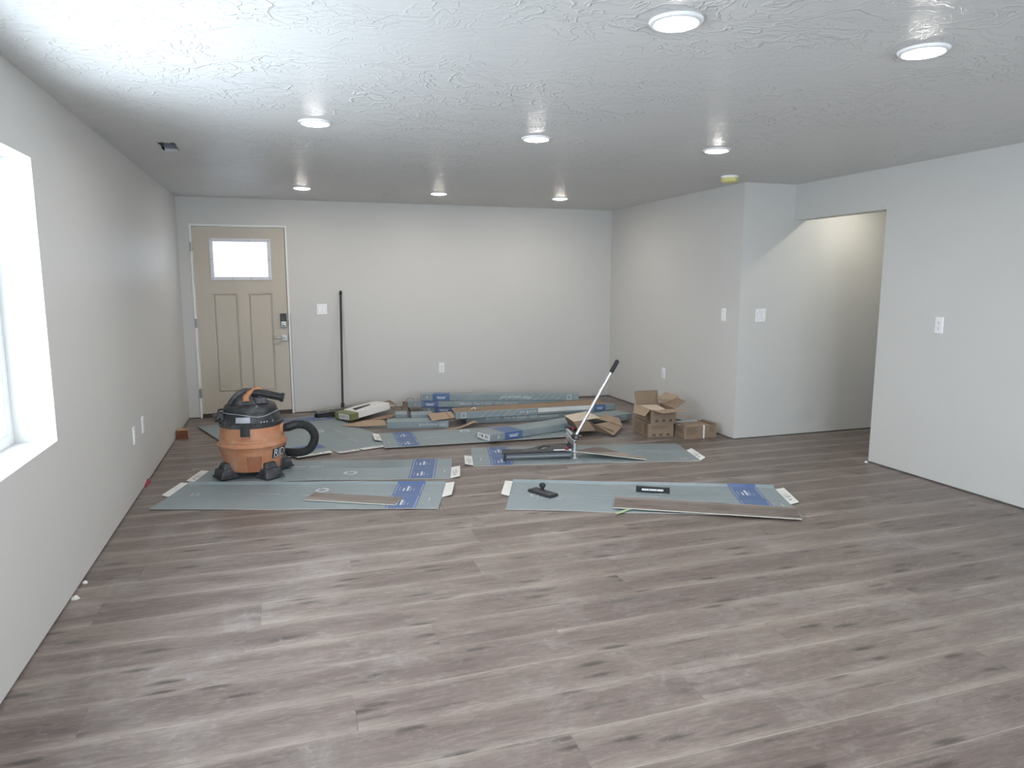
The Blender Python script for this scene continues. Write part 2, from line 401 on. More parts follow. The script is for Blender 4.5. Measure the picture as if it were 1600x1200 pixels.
# ------------------------------------------------------------------ structure: walls
G = 0.010     # drywall stops above the boards
def wall(name, label, boxes, plates):
    m = MB()
    for b in boxes: m.box(*b)
    w = struct(m.build(name, 'wall'), label, 'wall')
    p = MB()
    for b in plates: p.box(b[0], b[1], b[2], b[3], -0.006, G + 0.004)
    p.build('sill_plate', 'plate', w); return w
y0, y1, z0, z1 = WIN
wall_left = wall('wall_left', 'pale greige wall with the bright window',
     [(XL - WTL, XL, YR - WT, y0, G, H), (XL - WTL, XL, y1, YB + WT, G, H), (XL - WTL, XL, y0, y1, G, z0), (XL - WTL, XL, y0, y1, z1, H)],
     [(XL - WTL, XL - 0.014, YR - WT, YB + WT)])
DX0, DX1, DZ = -0.916, 0.098, 2.152
wall_back = wall('wall_back', 'pale greige end wall with the front door',
     [(XL, DX0, YB, YB + WT, G, H), (DX1, XR, YB, YB + WT, G, H), (DX0, DX1, YB, YB + WT, DZ, H)],
     [(XL, DX0, YB + 0.014, YB + WT), (DX1, XR, YB + 0.014, YB + WT)])
wall_right = wall('wall_right', 'pale greige wall behind the brown boxes', [(XR, XR + 0.14, Y1 + 0.14, YB + WT, G, H)], [(XR + 0.014, XR + 0.14, Y1 + 0.14, YB + WT)])
wall_hall = wall('wall_hall', 'pale greige wall running into the hallway', [(XR, XH, Y1, Y1 + 0.14, G, H)], [(XR + 0.014, XH, Y1 + 0.014, Y1 + 0.14)])
wall_near = wall('wall_near', 'pale greige near right wall with hallway opening',
     [(XR2, XR2 + HT, YR - WT, YE, G, H), (XR2, XR2 + HT, YE, Y1, HEAD, H)], [(XR2 + 0.014, XR2 + HT - 0.014, YR - WT, YE - 0.014)])
wall('wall_hall_near', 'pale wall on the near side of the hallway', [(XR2 + HT, XH, YE - 0.14, YE, G, H)], [(XR2 + HT, XH, YE - 0.14, YE - 0.014)])
wall('wall_hall_end', 'pale wall closing the hallway', [(XH, XH + 0.14, YE - 0.14, Y1 + 0.14, G, H)], [(XH + 0.014, XH + 0.14, YE - 0.14, Y1 + 0.14)])
ra, rb = REAR1, REAR2
wall('wall_rear', 'pale greige rear wall with added sliding door and window',
     [(XL, ra[0], YR - WT, YR, G, H), (ra[1], rb[0], YR - WT, YR, G, H), (rb[1], XR2, YR - WT, YR, G, H), (ra[0], ra[1], YR - WT, YR, ra[3], H),
      (rb[0], rb[1], YR - WT, YR, G, rb[2]), (rb[0], rb[1], YR - WT, YR, rb[3], H)], [(XL, XR2, YR - WT, YR - 0.014)])

def window(name, label, horiz, c, a0, a1, z0, z1, sliders=2, cat='window'):
    # horiz 'y': opening along y in a wall of constant x=c (outer face side); 'x': along x in a wall of constant y=c
    w = sempty(name, label, cat)
    def b(m, u0, u1, d0, d1, w0, w1):
        if horiz == 'y': m.box(c + d0, c + d1, u0, u1, w0, w1)
        else: m.box(u0, u1, c + d0, c + d1, w0, w1)
    f = 0.045; m = MB()
    b(m, a0, a0 + f, 0, 0.05, z0, z1); b(m, a1 - f, a1, 0, 0.05, z0, z1); b(m, a0 + f, a1 - f, 0, 0.05, z0, z0 + f); b(m, a0 + f, a1 - f, 0, 0.05, z1 - f, z1)
    m.build('frame', 'vinyl', w, bevel=0.003)
    n = sliders; wd = (a1 - a0 - 2 * f) / n
    for i in range(n):
        s0 = a0 + f + i * wd; s1 = s0 + wd; d = 0.008 + 0.016 * (i % 2); g = 0.032
        m = MB(); b(m, s0, s0 + g, d, d + 0.02, z0 + f, z1 - f); b(m, s1 - g, s1, d, d + 0.02, z0 + f, z1 - f)
        b(m, s0 + g, s1 - g, d, d + 0.02, z0 + f, z0 + f + g); b(m, s0 + g, s1 - g, d, d + 0.02, z1 - f - g, z1 - f)
        sash = m.build('sash', 'vinyl', w, bevel=0.002)
        m = MB(); b(m, s0 + g, s1 - g, d + 0.008, d + 0.012, z0 + f + g, z1 - f - g); m.build('pane', 'glass', sash)
    return w
window('window_1', 'white framed sliding window glaring with daylight in left wall', 'y', XL - WTL + 0.005, y0, y1, z0, z1)
window('added_window_2', 'unseen glazed slider added in the rear wall for daylight', 'x', YR - WT + 0.005, *ra)
window('added_window_3', 'unseen white framed window added in the rear wall for daylight', 'x', YR - WT + 0.005, *rb)

# ------------------------------------------------------------------ front door
dr = sempty('door_1', 'beige front door with bright upper glass and two long panels', 'door', (DX0, YB, 0))
DW = DX1 - DX0
m = MB(); jt = 0.022
m.box(0, jt, -0.008, WT, 0, DZ); m.box(DW - jt, DW, -0.008, WT, 0, DZ); m.box(jt, DW - jt, -0.008, WT, DZ - jt, DZ)
m.build('jamb', 'jamb', dr, bevel=0.002)
m = MB(); m.box(jt, jt + 0.012, 0.052, 0.09, 0, DZ - jt); m.box(DW - jt - 0.012, DW - jt, 0.052, 0.09, 0, DZ - jt); m.box(jt, DW - jt, 0.052, 0.09, DZ - jt - 0.012, DZ - jt)
m.build('weatherstrip', 'slot', dr)
s0, s1, sz0, sz1 = jt + 0.006, DW - jt - 0.006, 0.045, DZ - jt - 0.006     # slab
lx0, lx1, lz0, lz1 = 0.230, 0.800, 1.578, 1.968                             # glass opening
pw = [(0.206, 0.455), (0.572, 0.826)]; pz0, pz1 = 0.28, 1.392
ys, yd, yb = 0.004, 0.012, 0.046
m = MB()
for b in ((s0, s1, sz0, pz0), (s0, s1, pz1, lz0), (s0, s1, lz1, sz1), (s0, lx0, lz0, lz1), (lx1, s1, lz0, lz1), (s0, pw[0][0], pz0, pz1), (pw[0][1], pw[1][0], pz0, pz1), (pw[1][1], s1, pz0, pz1)):
    m.box(b[0], b[1], ys, yb, b[2], b[3])
m.build('slab', 'door', dr)
for p0, p1 in pw:
    m = MB(); m.box(p0 - 0.001, p1 + 0.001, 0.020, yb - 0.002, pz0 - 0.001, pz1 + 0.001); pn = m.build('recessed_panel', 'door', dr)
    m = MB(); m.taper((p0 + 0.008, p1 - 0.008, -pz1 + 0.008, -pz0 - 0.008), (p0 + 0.022, p1 - 0.022, -pz1 + 0.022, -pz0 - 0.022), -0.0205, -0.010, mat=Matrix(((1, 0, 0, 0), (0, 0, -1, 0), (0, -1, 0, 0), (0, 0, 0, 1)))); m.build('raised_field', 'door', pn)
m = MB(); fr = 0.034
for q in ((lx0 - fr, lx0 + 0.004, lz0 - fr, lz1 + fr), (lx1 - 0.004, lx1 + fr, lz0 - fr, lz1 + fr), (lx0, lx1, lz0 - fr, lz0 + 0.004), (lx0, lx1, lz1 - 0.004, lz1 + fr)):
    m.box(q[0], q[1], -0.008, ys + 0.002, q[2], q[3])
lf = m.build('lite_frame', 'litef', dr, bevel=0.003)
for (sx, sz) in [(lx0 - 0.016 + i * (lx1 - lx0 + 0.032) / 3, z) for i in range(4) for z in (lz0 - 0.016, lz1 + 0.016)] + [(x, (lz0 + lz1) / 2) for x in (lx0 - 0.016, lx1 + 0.016)]:
    MB().lathe([(0.006, 0), (0.006, 0.002), (0.003, 0.003)], 10, mat=Matrix.Translation((sx, -0.0085, sz)) @ Matrix.Rotation(PI / 2, 4, 'X')).build('screw_plug', 'ink', lf)
m = MB(); m.box(lx0, lx1, 0.02, 0.03, lz0, lz1); m.build('pane', 'dglass', dr)
m = MB(); m.box(0, DW, 0.0, WT, 0.0, 0.028); m.box(0, DW, 0.01, 0.05, 0.028, 0.045); m.build('threshold', 'thresh', dr, bevel=0.003)
for z in (0.28, 1.07, 1.905):
    h_ = MB(); h_.tube([(jt * 0.6, -0.014, z - 0.05), (jt * 0.6, -0.014, z + 0.05)], 0.008, 10); h_.box(0.002, 0.03, -0.010, 0.0, z - 0.05, z + 0.05); h_.build('hinge', 'chrome', dr, smooth=True)
lkx = DW - 0.075
lk = MB(); lk.box(lkx - 0.034, lkx + 0.034, -0.022, ys, 1.005, 1.165); lk = lk.build('deadbolt', 'chrome', dr, bevel=0.008)
MB().box(lkx - 0.033, lkx + 0.033, -0.028, -0.020, 1.075, 1.166).build('keypad_cover', 'black', lk, bevel=0.006)
m = MB(); m.lathe([(0.022, 0), (0.022, 0.004), (0.018, 0.006)], 20, mat=Matrix.Translation((lkx, -0.022, 1.04)) @ Matrix.Rotation(PI / 2, 4, 'X')); m.box(lkx - 0.018, lkx + 0.018, -0.04, -0.026, 1.035, 1.045)
m.build('thumb_turn', 'chrome', lk, smooth=True)
m = MB(); m.box(lkx - 0.033, lkx + 0.033, -0.008, ys, 0.855, 0.92); le = m.build('lever_rose', 'chrome', dr, bevel=0.003)
m = MB(); m.tube([(lkx, -0.006, 0.888), (lkx, -0.05, 0.888)], 0.012, 12); m.tube([(lkx + 0.012, -0.05, 0.888), (lkx - 0.05, -0.052, 0.889), (lkx - 0.125, -0.050, 0.886)], 0.008, 10, flat=1.2)
m.build('lever', 'chrome', le, smooth=True)
MB().box(DW - jt - 0.004, DW - jt + 0.001, -0.009, 0.03, 0.85, 0.925).build('strike_plate', 'thresh', dr)
MB().box(DW - jt - 0.004, DW - jt + 0.001, -0.009, 0.03, 1.02, 1.09).build('strike_plate', 'thresh', dr)
m = MB(); m.box(DX1 - 0.001, DX1 + 0.006, YB - 0.0015, YB + 0.01, 0.02, 1.16); m.build('caulk_gap', 'ink', wall_back)

# ------------------------------------------------------------------ recessed lights, detector, vent
def downlight(x, y, label, mat='led'):
    t = thing('recessed_light', label, 'ceiling light', (x, y, H), 0, 'round recessed LED lights in the ceiling')
    MB().lathe([(0.073, -0.004), (0.078, -0.012), (0.090, -0.009), (0.096, -0.001), (0.096, 0.0)], 40, cap=False).build('trim_ring', 'white', t, smooth=True)
    prof = [(0.0745 * math.cos(a), -0.006 - 0.015 * math.sin(a)) for a in [i * PI / 2 / 5 for i in range(5)]] + [(0.001, -0.021)]
    MB().lathe([(0.0745, 0.0)] + prof, 24).build('lens', mat, t, smooth=True)
    return t
downlight(1.372, 2.346, 'large bright recessed ceiling light at the top, right of centre')
downlight(2.479, 2.326, 'recessed ceiling light at the upper right, nearest the right wall')
downlight(0.236, 4.40, 'leftmost recessed ceiling light of the middle row')
downlight(1.608, 4.44, 'centre recessed ceiling light of the middle row')
downlight(2.950, 4.44, 'recessed ceiling light beside the yellow smoke detector')
downlight(0.249, 7.42, 'small far recessed ceiling light nearest the front door', 'ledw')
downlight(1.618, 7.45, 'middle recessed ceiling light of the far row by the end wall', 'ledw')
downlight(2.990, 7.48, 'small far recessed ceiling light nearest the far right corner', 'ledw')
downlight(5.30, 5.24, 'recessed light out of sight in the hallway ceiling', 'ledh')
downlight(0.02, 2.34, 'recessed ceiling light above the left window')
downlight(1.4, -0.4, 'unseen recessed ceiling light added behind the viewer in the middle')  # assumed lamp out of view, added for its light
downlight(3.2, -0.4, 'unseen recessed ceiling light added behind the viewer by the right wall')  # likewise an assumed lamp, added to light the rear of the room

t = thing('smoke_detector', 'white ceiling smoke detector under a crinkled yellow dust cap', 'smoke detector', (3.79, 5.49, H))
MB().lathe([(0.075, 0.0), (0.075, -0.012), (0.068, -0.022)], 32).build('base', 'white', t, smooth=True)
cap = MB(); prof = [(0.072, -0.016), (0.074, -0.026), (0.070, -0.042), (0.060, -0.052), (0.030, -0.057), (0.002, -0.058)]
cap.lathe(prof, 32)
for i, v in enumerate(cap.v):
    a = math.atan2(v[1], v[0]); q = 1 + 0.035 * math.sin(a * 8) * (1 if v[2] < -0.02 else 0); cap.v[i] = (v[0] * q, v[1] * q, v[2])
cap.build('dust_cap', 'yellow', t, smooth=True)

t = thing('vent_opening', 'open rectangular vent hole in the ceiling showing grey duct metal', 'vent', ((VX0 + VX1) / 2, (VY0 + VY1) / 2, H))
hx, hy = (VX1 - VX0) / 2, (VY1 - VY0) / 2
m = MB(); e = 0.002
m.box(-hx - e, -hx, -hy, hy, 0.0, 0.2); m.box(hx, hx + e, -hy, hy, 0.0, 0.2); m.box(-hx, hx, -hy - e, -hy, 0.0, 0.2); m.box(-hx, hx, hy, hy + e, 0.0, 0.2); m.box(-hx, hx, -hy, hy, 0.12, 0.13)
m.build('duct_boot', 'galv', t)
m = MB()
for i in range(22):
    a = random.random(); sgn = random.choice((-1, 1))
    if i % 2: x, y = -hx + 2 * hx * a, sgn * hy
    else: x, y = sgn * hx, -hy + 2 * hy * a
    r = random.uniform(0.003, 0.008); m.box(x - r, x + r, y - r, y + r, -0.002, 0.004)
m.build('ragged_edge', 'putty', t)

# ------------------------------------------------------------------ switches and outlets
def faceplate(kind, label, cat, loc, rz, gangs=1, w=None):
    t = thing(kind, label, cat, loc, rz)            # local: x right, -y out of the wall
    w = w or (0.07 + 0.046 * (gangs - 1)); h = 0.125
    m = MB(); m.taper((-w / 2, w / 2, -h / 2, h / 2), (-w / 2 + 0.004, w / 2 - 0.004, -h / 2 + 0.004, h / 2 - 0.004), 0, 0.006, mat=Matrix.Rotation(PI / 2, 4, 'X'))
    m.build('plate', 'white', t)
    for g in range(gangs):
        cx = (g - (gangs - 1) / 2) * 0.046
        if kind == 'light_switch':
            m = MB(); m.box(cx - 0.018, cx + 0.018, -0.0066, -0.0055, -0.036, 0.036); fr_ = m.build('rocker_frame', 'inklt', t)
            m = MB(); m.add([(cx - 0.0165, -0.006, -0.034), (cx + 0.0165, -0.006, -0.034), (cx + 0.0165, -0.006, 0.034), (cx - 0.0165, -0.006, 0.034),
                             (cx - 0.0165, -0.012, -0.034), (cx + 0.0165, -0.012, -0.034), (cx + 0.0165, -0.008, 0.034), (cx - 0.0165, -0.008, 0.034)],
                            [(0, 1, 2, 3), (4, 7, 6, 5), (0, 4, 5, 1), (1, 5, 6, 2), (2, 6, 7, 3), (3, 7, 4, 0)]); m.build('rocker', 'white', t)
        else:
            for sz in (-0.02, 0.02):
                m = MB(); m.box(cx - 0.016, cx + 0.016, -0.0085, -0.005, sz - 0.0145, sz + 0.0145); rc = m.build('receptacle', 'white', t, bevel=0.003)
                m = MB(); m.box(cx - 0.0075, cx - 0.0050, -0.0090, -0.0080, sz - 0.003, sz + 0.006); m.box(cx + 0.0050, cx + 0.0075, -0.0090, -0.0080, sz - 0.003, sz + 0.005); m.box(cx - 0.0025, cx + 0.0025, -0.0090, -0.0080, sz - 0.011, sz - 0.006)
                m.build('slots', 'slot', rc)
        for sz in ((-0.048, 0.048) if kind == 'light_switch' else (0.0,)):
            MB().lathe([(0.003, 0), (0.003, 0.0012)], 8, mat=Matrix.Translation((cx, -0.006, sz)) @ Matrix.Rotation(PI / 2, 4, 'X')).build('screw', 'inklt', t)
    return t
faceplate('light_switch', 'double white rocker switch beside the front door and broom', 'switch', (0.455, YB, 1.207), 0, 2)
faceplate('wall_outlet', 'white outlet low on the end wall above the long cartons', 'outlet', (1.865, YB, 0.468), 0)
faceplate('light_switch', 'single white rocker switch near the wall corner', 'switch', (XR, 6.017, 1.203), -PI / 2, 1)
faceplate('wall_outlet', 'white outlet low on the wall above the open brown box', 'outlet', (XR, 7.135, 0.482), -PI / 2)
faceplate('light_switch', 'double white rocker switch on the wall leading into the hallway', 'switch', (4.395, Y1, 1.203), 0, 2)
faceplate('wall_outlet', 'white outlet at waist height on the near right wall', 'outlet', (XR2, 4.094, 1.20), -PI / 2)
faceplate('wall_outlet', 'white outlet low on the window wall, farther of the pair', 'outlet', (XL, 5.86, 0.458), PI / 2)
faceplate('wall_outlet', 'white outlet low on the window wall, nearer of the pair', 'outlet', (XL, 5.517, 0.446), PI / 2)

# ------------------------------------------------------------------ flattened cartons
def recycle(add, u, v, r, rot=0.0):
    for k_ in range(3):
        a0 = rot + k_ * 2 * PI / 3; pts = []
        for i in range(7):
            a = a0 + i * R(88) / 6
            pts.append((a, r * 0.62, r))
        for i in range(6):
            add([(u + q[j] * math.cos(q[0]), v + q[j] * math.sin(q[0])) for q, j in ((pts[i], 1), (pts[i + 1], 1), (pts[i + 1], 2), (pts[i], 2))])
        a = a0 + R(88); b = a0 + R(112)
        add([(u + 0.42 * r * math.cos(a), v + 0.42 * r * math.sin(a)), (u + 0.8 * r * math.cos(b), v + 0.8 * r * math.sin(b)), (u + 1.2 * r * math.cos(a), v + 1.2 * r * math.sin(a))])
def sheet(label, P0, ang, L, strips, band, tabs=(), z=0.0, amp=0.006, seed=1, texts=(), syms=(), frames=(), stripes=None, bars=True, name='flattened_carton'):
    """local u along the length, v across; strips = [(width, tilt in degrees)]"""
    t = thing(name, label, 'flattened carton', (P0[0], P0[1], z), R(ang), 'flattened flooring cartons on the floor')
    rg = random.Random(seed); ph = [rg.uniform(0, 6.28) for _ in range(3)]
    acc = []; v = 0; yb_ = 0; zb = 0
    for w, tl in strips:
        acc.append((v, w, yb_, zb, R(tl))); v += w; yb_ += w * math.cos(R(tl)); zb += w * math.sin(R(tl))
    W = v; TH = 0.004
    def wave(u, v_):
        return amp * (0.5 + 0.30 * math.sin(4.1 * u + ph[0] + v_ * 2) + 0.2 * math.sin(9.3 * u + ph[1])) * (0.35 + 0.65 * abs(2 * v_ / W - 1))
    def S(u, v_, dz=0.0):
        for (a, w, y, zz, tl) in acc:
            if v_ <= a + w + 1e-6 or a + w >= W - 1e-6:
                d = v_ - a
                return (u, y + d * math.cos(tl) - dz * math.sin(tl) * 0.9, zz + d * math.sin(tl) + TH + dz * math.cos(tl) + wave(u, v_))
    NU = 20
    for (a, w, y, zz, tl) in acc:
        m = MB(); g = 0.0012; nv = 3
        vs = []; a0 = a + g; a1 = a + w - g
        for dz in (0.0, -TH):
            for i in range(NU + 1):
                for j in range(nv + 1): vs.append(S(L * i / NU, a0 + (a1 - a0) * j / nv, dz))
        n1 = (NU + 1) * (nv + 1); idx = lambda i, j, l: l * n1 + i * (nv + 1) + j
        m.add(vs, [], 0)
        for i in range(NU):
            for j in range(nv):
                m.f.append([idx(i, j, 0), idx(i + 1, j, 0), idx(i + 1, j + 1, 0), idx(i, j + 1, 0)]); m.mi.append(0)
                m.f.append([idx(i, j, 1), idx(i, j + 1, 1), idx(i + 1, j + 1, 1), idx(i + 1, j, 1)]); m.mi.append(2)
            m.f.append([idx(i, 0, 1), idx(i + 1, 0, 1), idx(i + 1, 0, 0), idx(i, 0, 0)]); m.mi.append(1)
            m.f.append([idx(i, nv, 0), idx(i + 1, nv, 0), idx(i + 1, nv, 1), idx(i, nv, 1)]); m.mi.append(1)
        for j in range(nv):
            m.f.append([idx(0, j, 0), idx(0, j + 1, 0), idx(0, j + 1, 1), idx(0, j, 1)]); m.mi.append(1)
            m.f.append([idx(NU, j, 1), idx(NU, j + 1, 1), idx(NU, j + 1, 0), idx(NU, j, 0)]); m.mi.append(1)
        p = m.build('panel', ['cardg', 'cardedge', 'kraft'], t, smooth=True)
        if band:
            q = MB(); n_ = 5
            for i in range(n_):
                for j in range(3):
                    us = [band[0] + (band[1] - band[0]) * (i + d) / n_ for d in (0, 1)]; vv = [a0 + (a1 - a0) * (j + d) / 3 for d in (0, 1)]
                    q.add([S(us[0], vv[0], 0.0008), S(us[1], vv[0], 0.0008), S(us[1], vv[1], 0.0008), S(us[0], vv[1], 0.0008)], [(0, 1, 2, 3)])
            bb = q.build('printed_band', 'cardb', p, smooth=True)
            if w > 0.15:
                q = MB(); bw = band[1] - band[0]
                for e_ in (0.012, bw - 0.014):
                    for j in range(4):
                        va, vb = a0 + (a1 - a0) * j / 4, a0 + (a1 - a0) * (j + 1) / 4
                        q.add([S(band[0] + e_, va, 0.0014), S(band[0] + e_ + 0.003, va, 0.0014), S(band[0] + e_ + 0.003, vb, 0.0014), S(band[0] + e_, vb, 0.0014)], [(0, 1, 2, 3)])
                if bars:
                    for i in range(5):
                        u0 = band[0] + 0.035 + i * 0.027; ln = (0.10, 0.07, 0.12, 0.09, 0.05)[i]; wd = (0.003, 0.012, 0.016, 0.004, 0.003)[i]
                        q.add([S(u0, a + w * 0.25, 0.0014), S(u0 + wd, a + w * 0.25, 0.0014), S(u0 + wd, a + w * 0.25 + ln, 0.0014), S(u0, a + w * 0.25 + ln, 0.0014)], [(0, 1, 2, 3)])
                q.build('band_print', 'cardw', p)
    pr = MB()
    def addp(poly, dz=0.0012): pr.add([S(q[0], q[1], dz) for q in poly], [list(range(len(poly)))])
    for (st, u, v_, sz, flip) in texts:
        vs, fs, w = text_geo(st); sg = -1 if flip else 1
        pr.add([S(u + sg * x * sz, v_ + sg * y * sz, 0.0012) for x, y in vs], fs)
    for (u, v_, r) in syms: recycle(addp, u, v_, r)
    for (u, v_, s_) in frames:
        w_ = s_ * 0.12
        for q in ((u, u + s_, v_, v_ + w_), (u, u + s_, v_ + s_ - w_, v_ + s_), (u, u + w_, v_, v_ + s_), (u + s_ - w_, u + s_, v_, v_ + s_)):
            addp([(q[0], q[2]), (q[1], q[2]), (q[1], q[3]), (q[0], q[3])])
    if band:
        du = 0.05 if band[0] > L / 2 else -0.08
        eu = band[1] + 0.07 if band[0] > L / 2 else band[0] - 0.08
        addp([(eu, W * .28), (eu + .006, W * .28), (eu + .006, W * .28 + .07), (eu, W * .28 + .07)])
    if pr.f: pr.build('lettering', 'cardw', t)
    if stripes:
        q = MB(); u0, u1, v0, v1, n_ = stripes
        for i in range(n_):
            f = i / n_; a = u0 + (u1 - u0) * f * 0.5
            va = v0 + (v1 - v0) * f
            q.add([S(a, va, 0.0009), S(u1, va + 0.0, 0.0009), S(u1, va + (v1 - v0) * 0.45 / n_, 0.0009), S(a + 0.02, va + 0.003, 0.0009)], [(0, 1, 2, 3)])
        q.build('printed_stripes', 'cards', t)
    for (end, v0, v1, ln, tilt) in tabs:
        s_ = 1 if end else -1; ub = L + 0.001 if end else -0.001
        def T(d, v_, dz=0.0):
            b_ = S(L if end else 0, v_); return (ub + s_ * d * math.cos(R(tilt)), b_[1], max(b_[2], 0.005) + d * math.sin(R(tilt)) + dz)
        m = MB(); m.slab([T(0, v0), T(ln, v0 + 0.012), T(ln * 0.97, v1 - 0.008), T(0, v1)], 0.003)
        tb = m.build('end_tab', 'tabw', t)
        q = MB(); vm = v0 + (v1 - v0) * 0.35
        for i in range(4):
            d0 = ln * (0.22 + 0.15 * i); q.add([T(d0, vm, 0.0008), T(d0 + ln * 0.06, vm, 0.0008), T(d0 + ln * 0.06, vm + (0.09, 0.05, 0.11, 0.04)[i], 0.0008), T(d0, vm + (0.09, 0.05, 0.11, 0.04)[i], 0.0008)], [(0, 1, 2, 3)])
        q.add([T(ln * .25, vm - .05, .0008), T(ln * .6, vm - .05, .0008), T(ln * .6, vm - .03, .0008), T(ln * .25, vm - .03, .0008)], [(0, 1, 2, 3)])
        q.build('tab_print', 'ink', tb)
    return t, S
BE = 'Beautiful · Easy to install · 100% waterproof'
WP = '100% waterproof'
# in front of the vacuum, carrying the short plank
shA, SA = sheet('flattened grey-green carton in the left foreground with a short plank lying on it', (-0.909, 5.149), -17.7, 1.955, [(0.29, 0), (0.06, 0), (0.235, 0), (0.03, 30)], (1.59, 1.80),
    [(1, 0.27, 0.60, 0.07, 12), (0, 0.28, 0.60, 0.055, 10)], seed=3, texts=[(WP, 0.95, 0.30, 0.034, False), ('Easy to install', 0.62, 0.335, 0.028, False)], syms=[(1.06, 0.43, 0.05)], frames=[(0.14, 0.30, 0.055)], stripes=(0.75, 1.58, 0.02, 0.26, 9))
shB, SB = sheet('flattened grey-green carton lying under the orange shop vacuum', (-0.70, 5.755), -14.5, 1.965, [(0.345, 0), (0.27, 0)], (1.635, 1.84),
    [(1, 0.01, 0.34, 0.075, 10), (0, 0.02, 0.34, 0.06, 8)], seed=5, texts=[(BE, 0.85, 0.035, 0.033, False), (WP, 0.9, 0.43, 0.06, True)], syms=[(1.16, 0.20, 0.055)], stripes=(0.9, 1.6, 0.37, 0.6, 8))
shC2, _ = sheet('flattened carton behind the vacuum reaching to the wooden block', (0.385, 6.46), 109.2, 1.86, [(0.33, 0), (0.05, 0), (0.32, 0)], (0.13, 0.34),
    [(0, 0.02, 0.36, 0.085, 3)], z=0.0095, amp=0.002, seed=8, syms=[(1.05, 0.18, 0.05)], texts=[(WP, 0.6, 0.5, 0.035, True)], frames=[(1.7, 0.4, 0.055)])
shC1, _ = sheet('flattened carton between the vacuum hose and the white and olive package', (1.02, 6.63), 109.2, 1.80, [(0.31, 0), (0.05, 0), (0.285, 0)], (1.50, 1.75),
    [(0, 0.10, 0.42, 0.085, 3), (0, 0.43, 0.64, 0.085, 4)], z=0.001, amp=0.002, seed=11, syms=[(0.95, 0.42, 0.06)], texts=[(WP, 0.75, 0.24, 0.03, False), ('Easy to install', 0.25, 0.30, 0.032, False)])
shD, SD = sheet('flattened carton in the middle under the long sealed carton', (0.85, 6.40), -2.6, 1.93, [(0.30, 0), (0.05, 0), (0.29, 0)], (0.135, 0.335),
    [(0, 0.31, 0.62, 0.065, 10)], z=0.0125, amp=0.002, seed=14, syms=[(0.86, 0.53, 0.055)], texts=[(BE, 0.45, 0.32, 0.034, False)])
shE, SE = sheet('flattened carton with the plank cutter standing on it', (1.471, 5.566), -12.6, 1.955, [(0.32, 0), (0.05, 0), (0.285, 0)], (0.15, 0.34),
    [(0, 0.03, 0.34, 0.07, 8), (1, 0.01, 0.37, 0.05, 25)], seed=17, amp=0.004, texts=[(BE, 0.62, 0.028, 0.032, False), (WP, 1.50, 0.40, 0.035, False)], frames=[(1.80, 0.05, 0.055)])
shF, SF = sheet('flattened carton in the right foreground with hand float, level and long plank on it', (1.384, 4.401), -22.4, 1.955, [(0.31, 0), (0.06, 0), (0.28, 0), (0.03, 35)], (1.615, 1.82),
    [(0, 0.31, 0.66, 0.06, 10), (1, 0.26, 0.62, 0.06, 15)], seed=21, amp=0.005, texts=[('Easy to install', 0.20, 0.25, 0.032, False), (WP, 0.86, 0.345, 0.03, False)], syms=[(1.10, 0.47, 0.055)], frames=[(0.155, 0.30, 0.055)], stripes=(0.95, 1.60, 0.34, 0.55, 7))

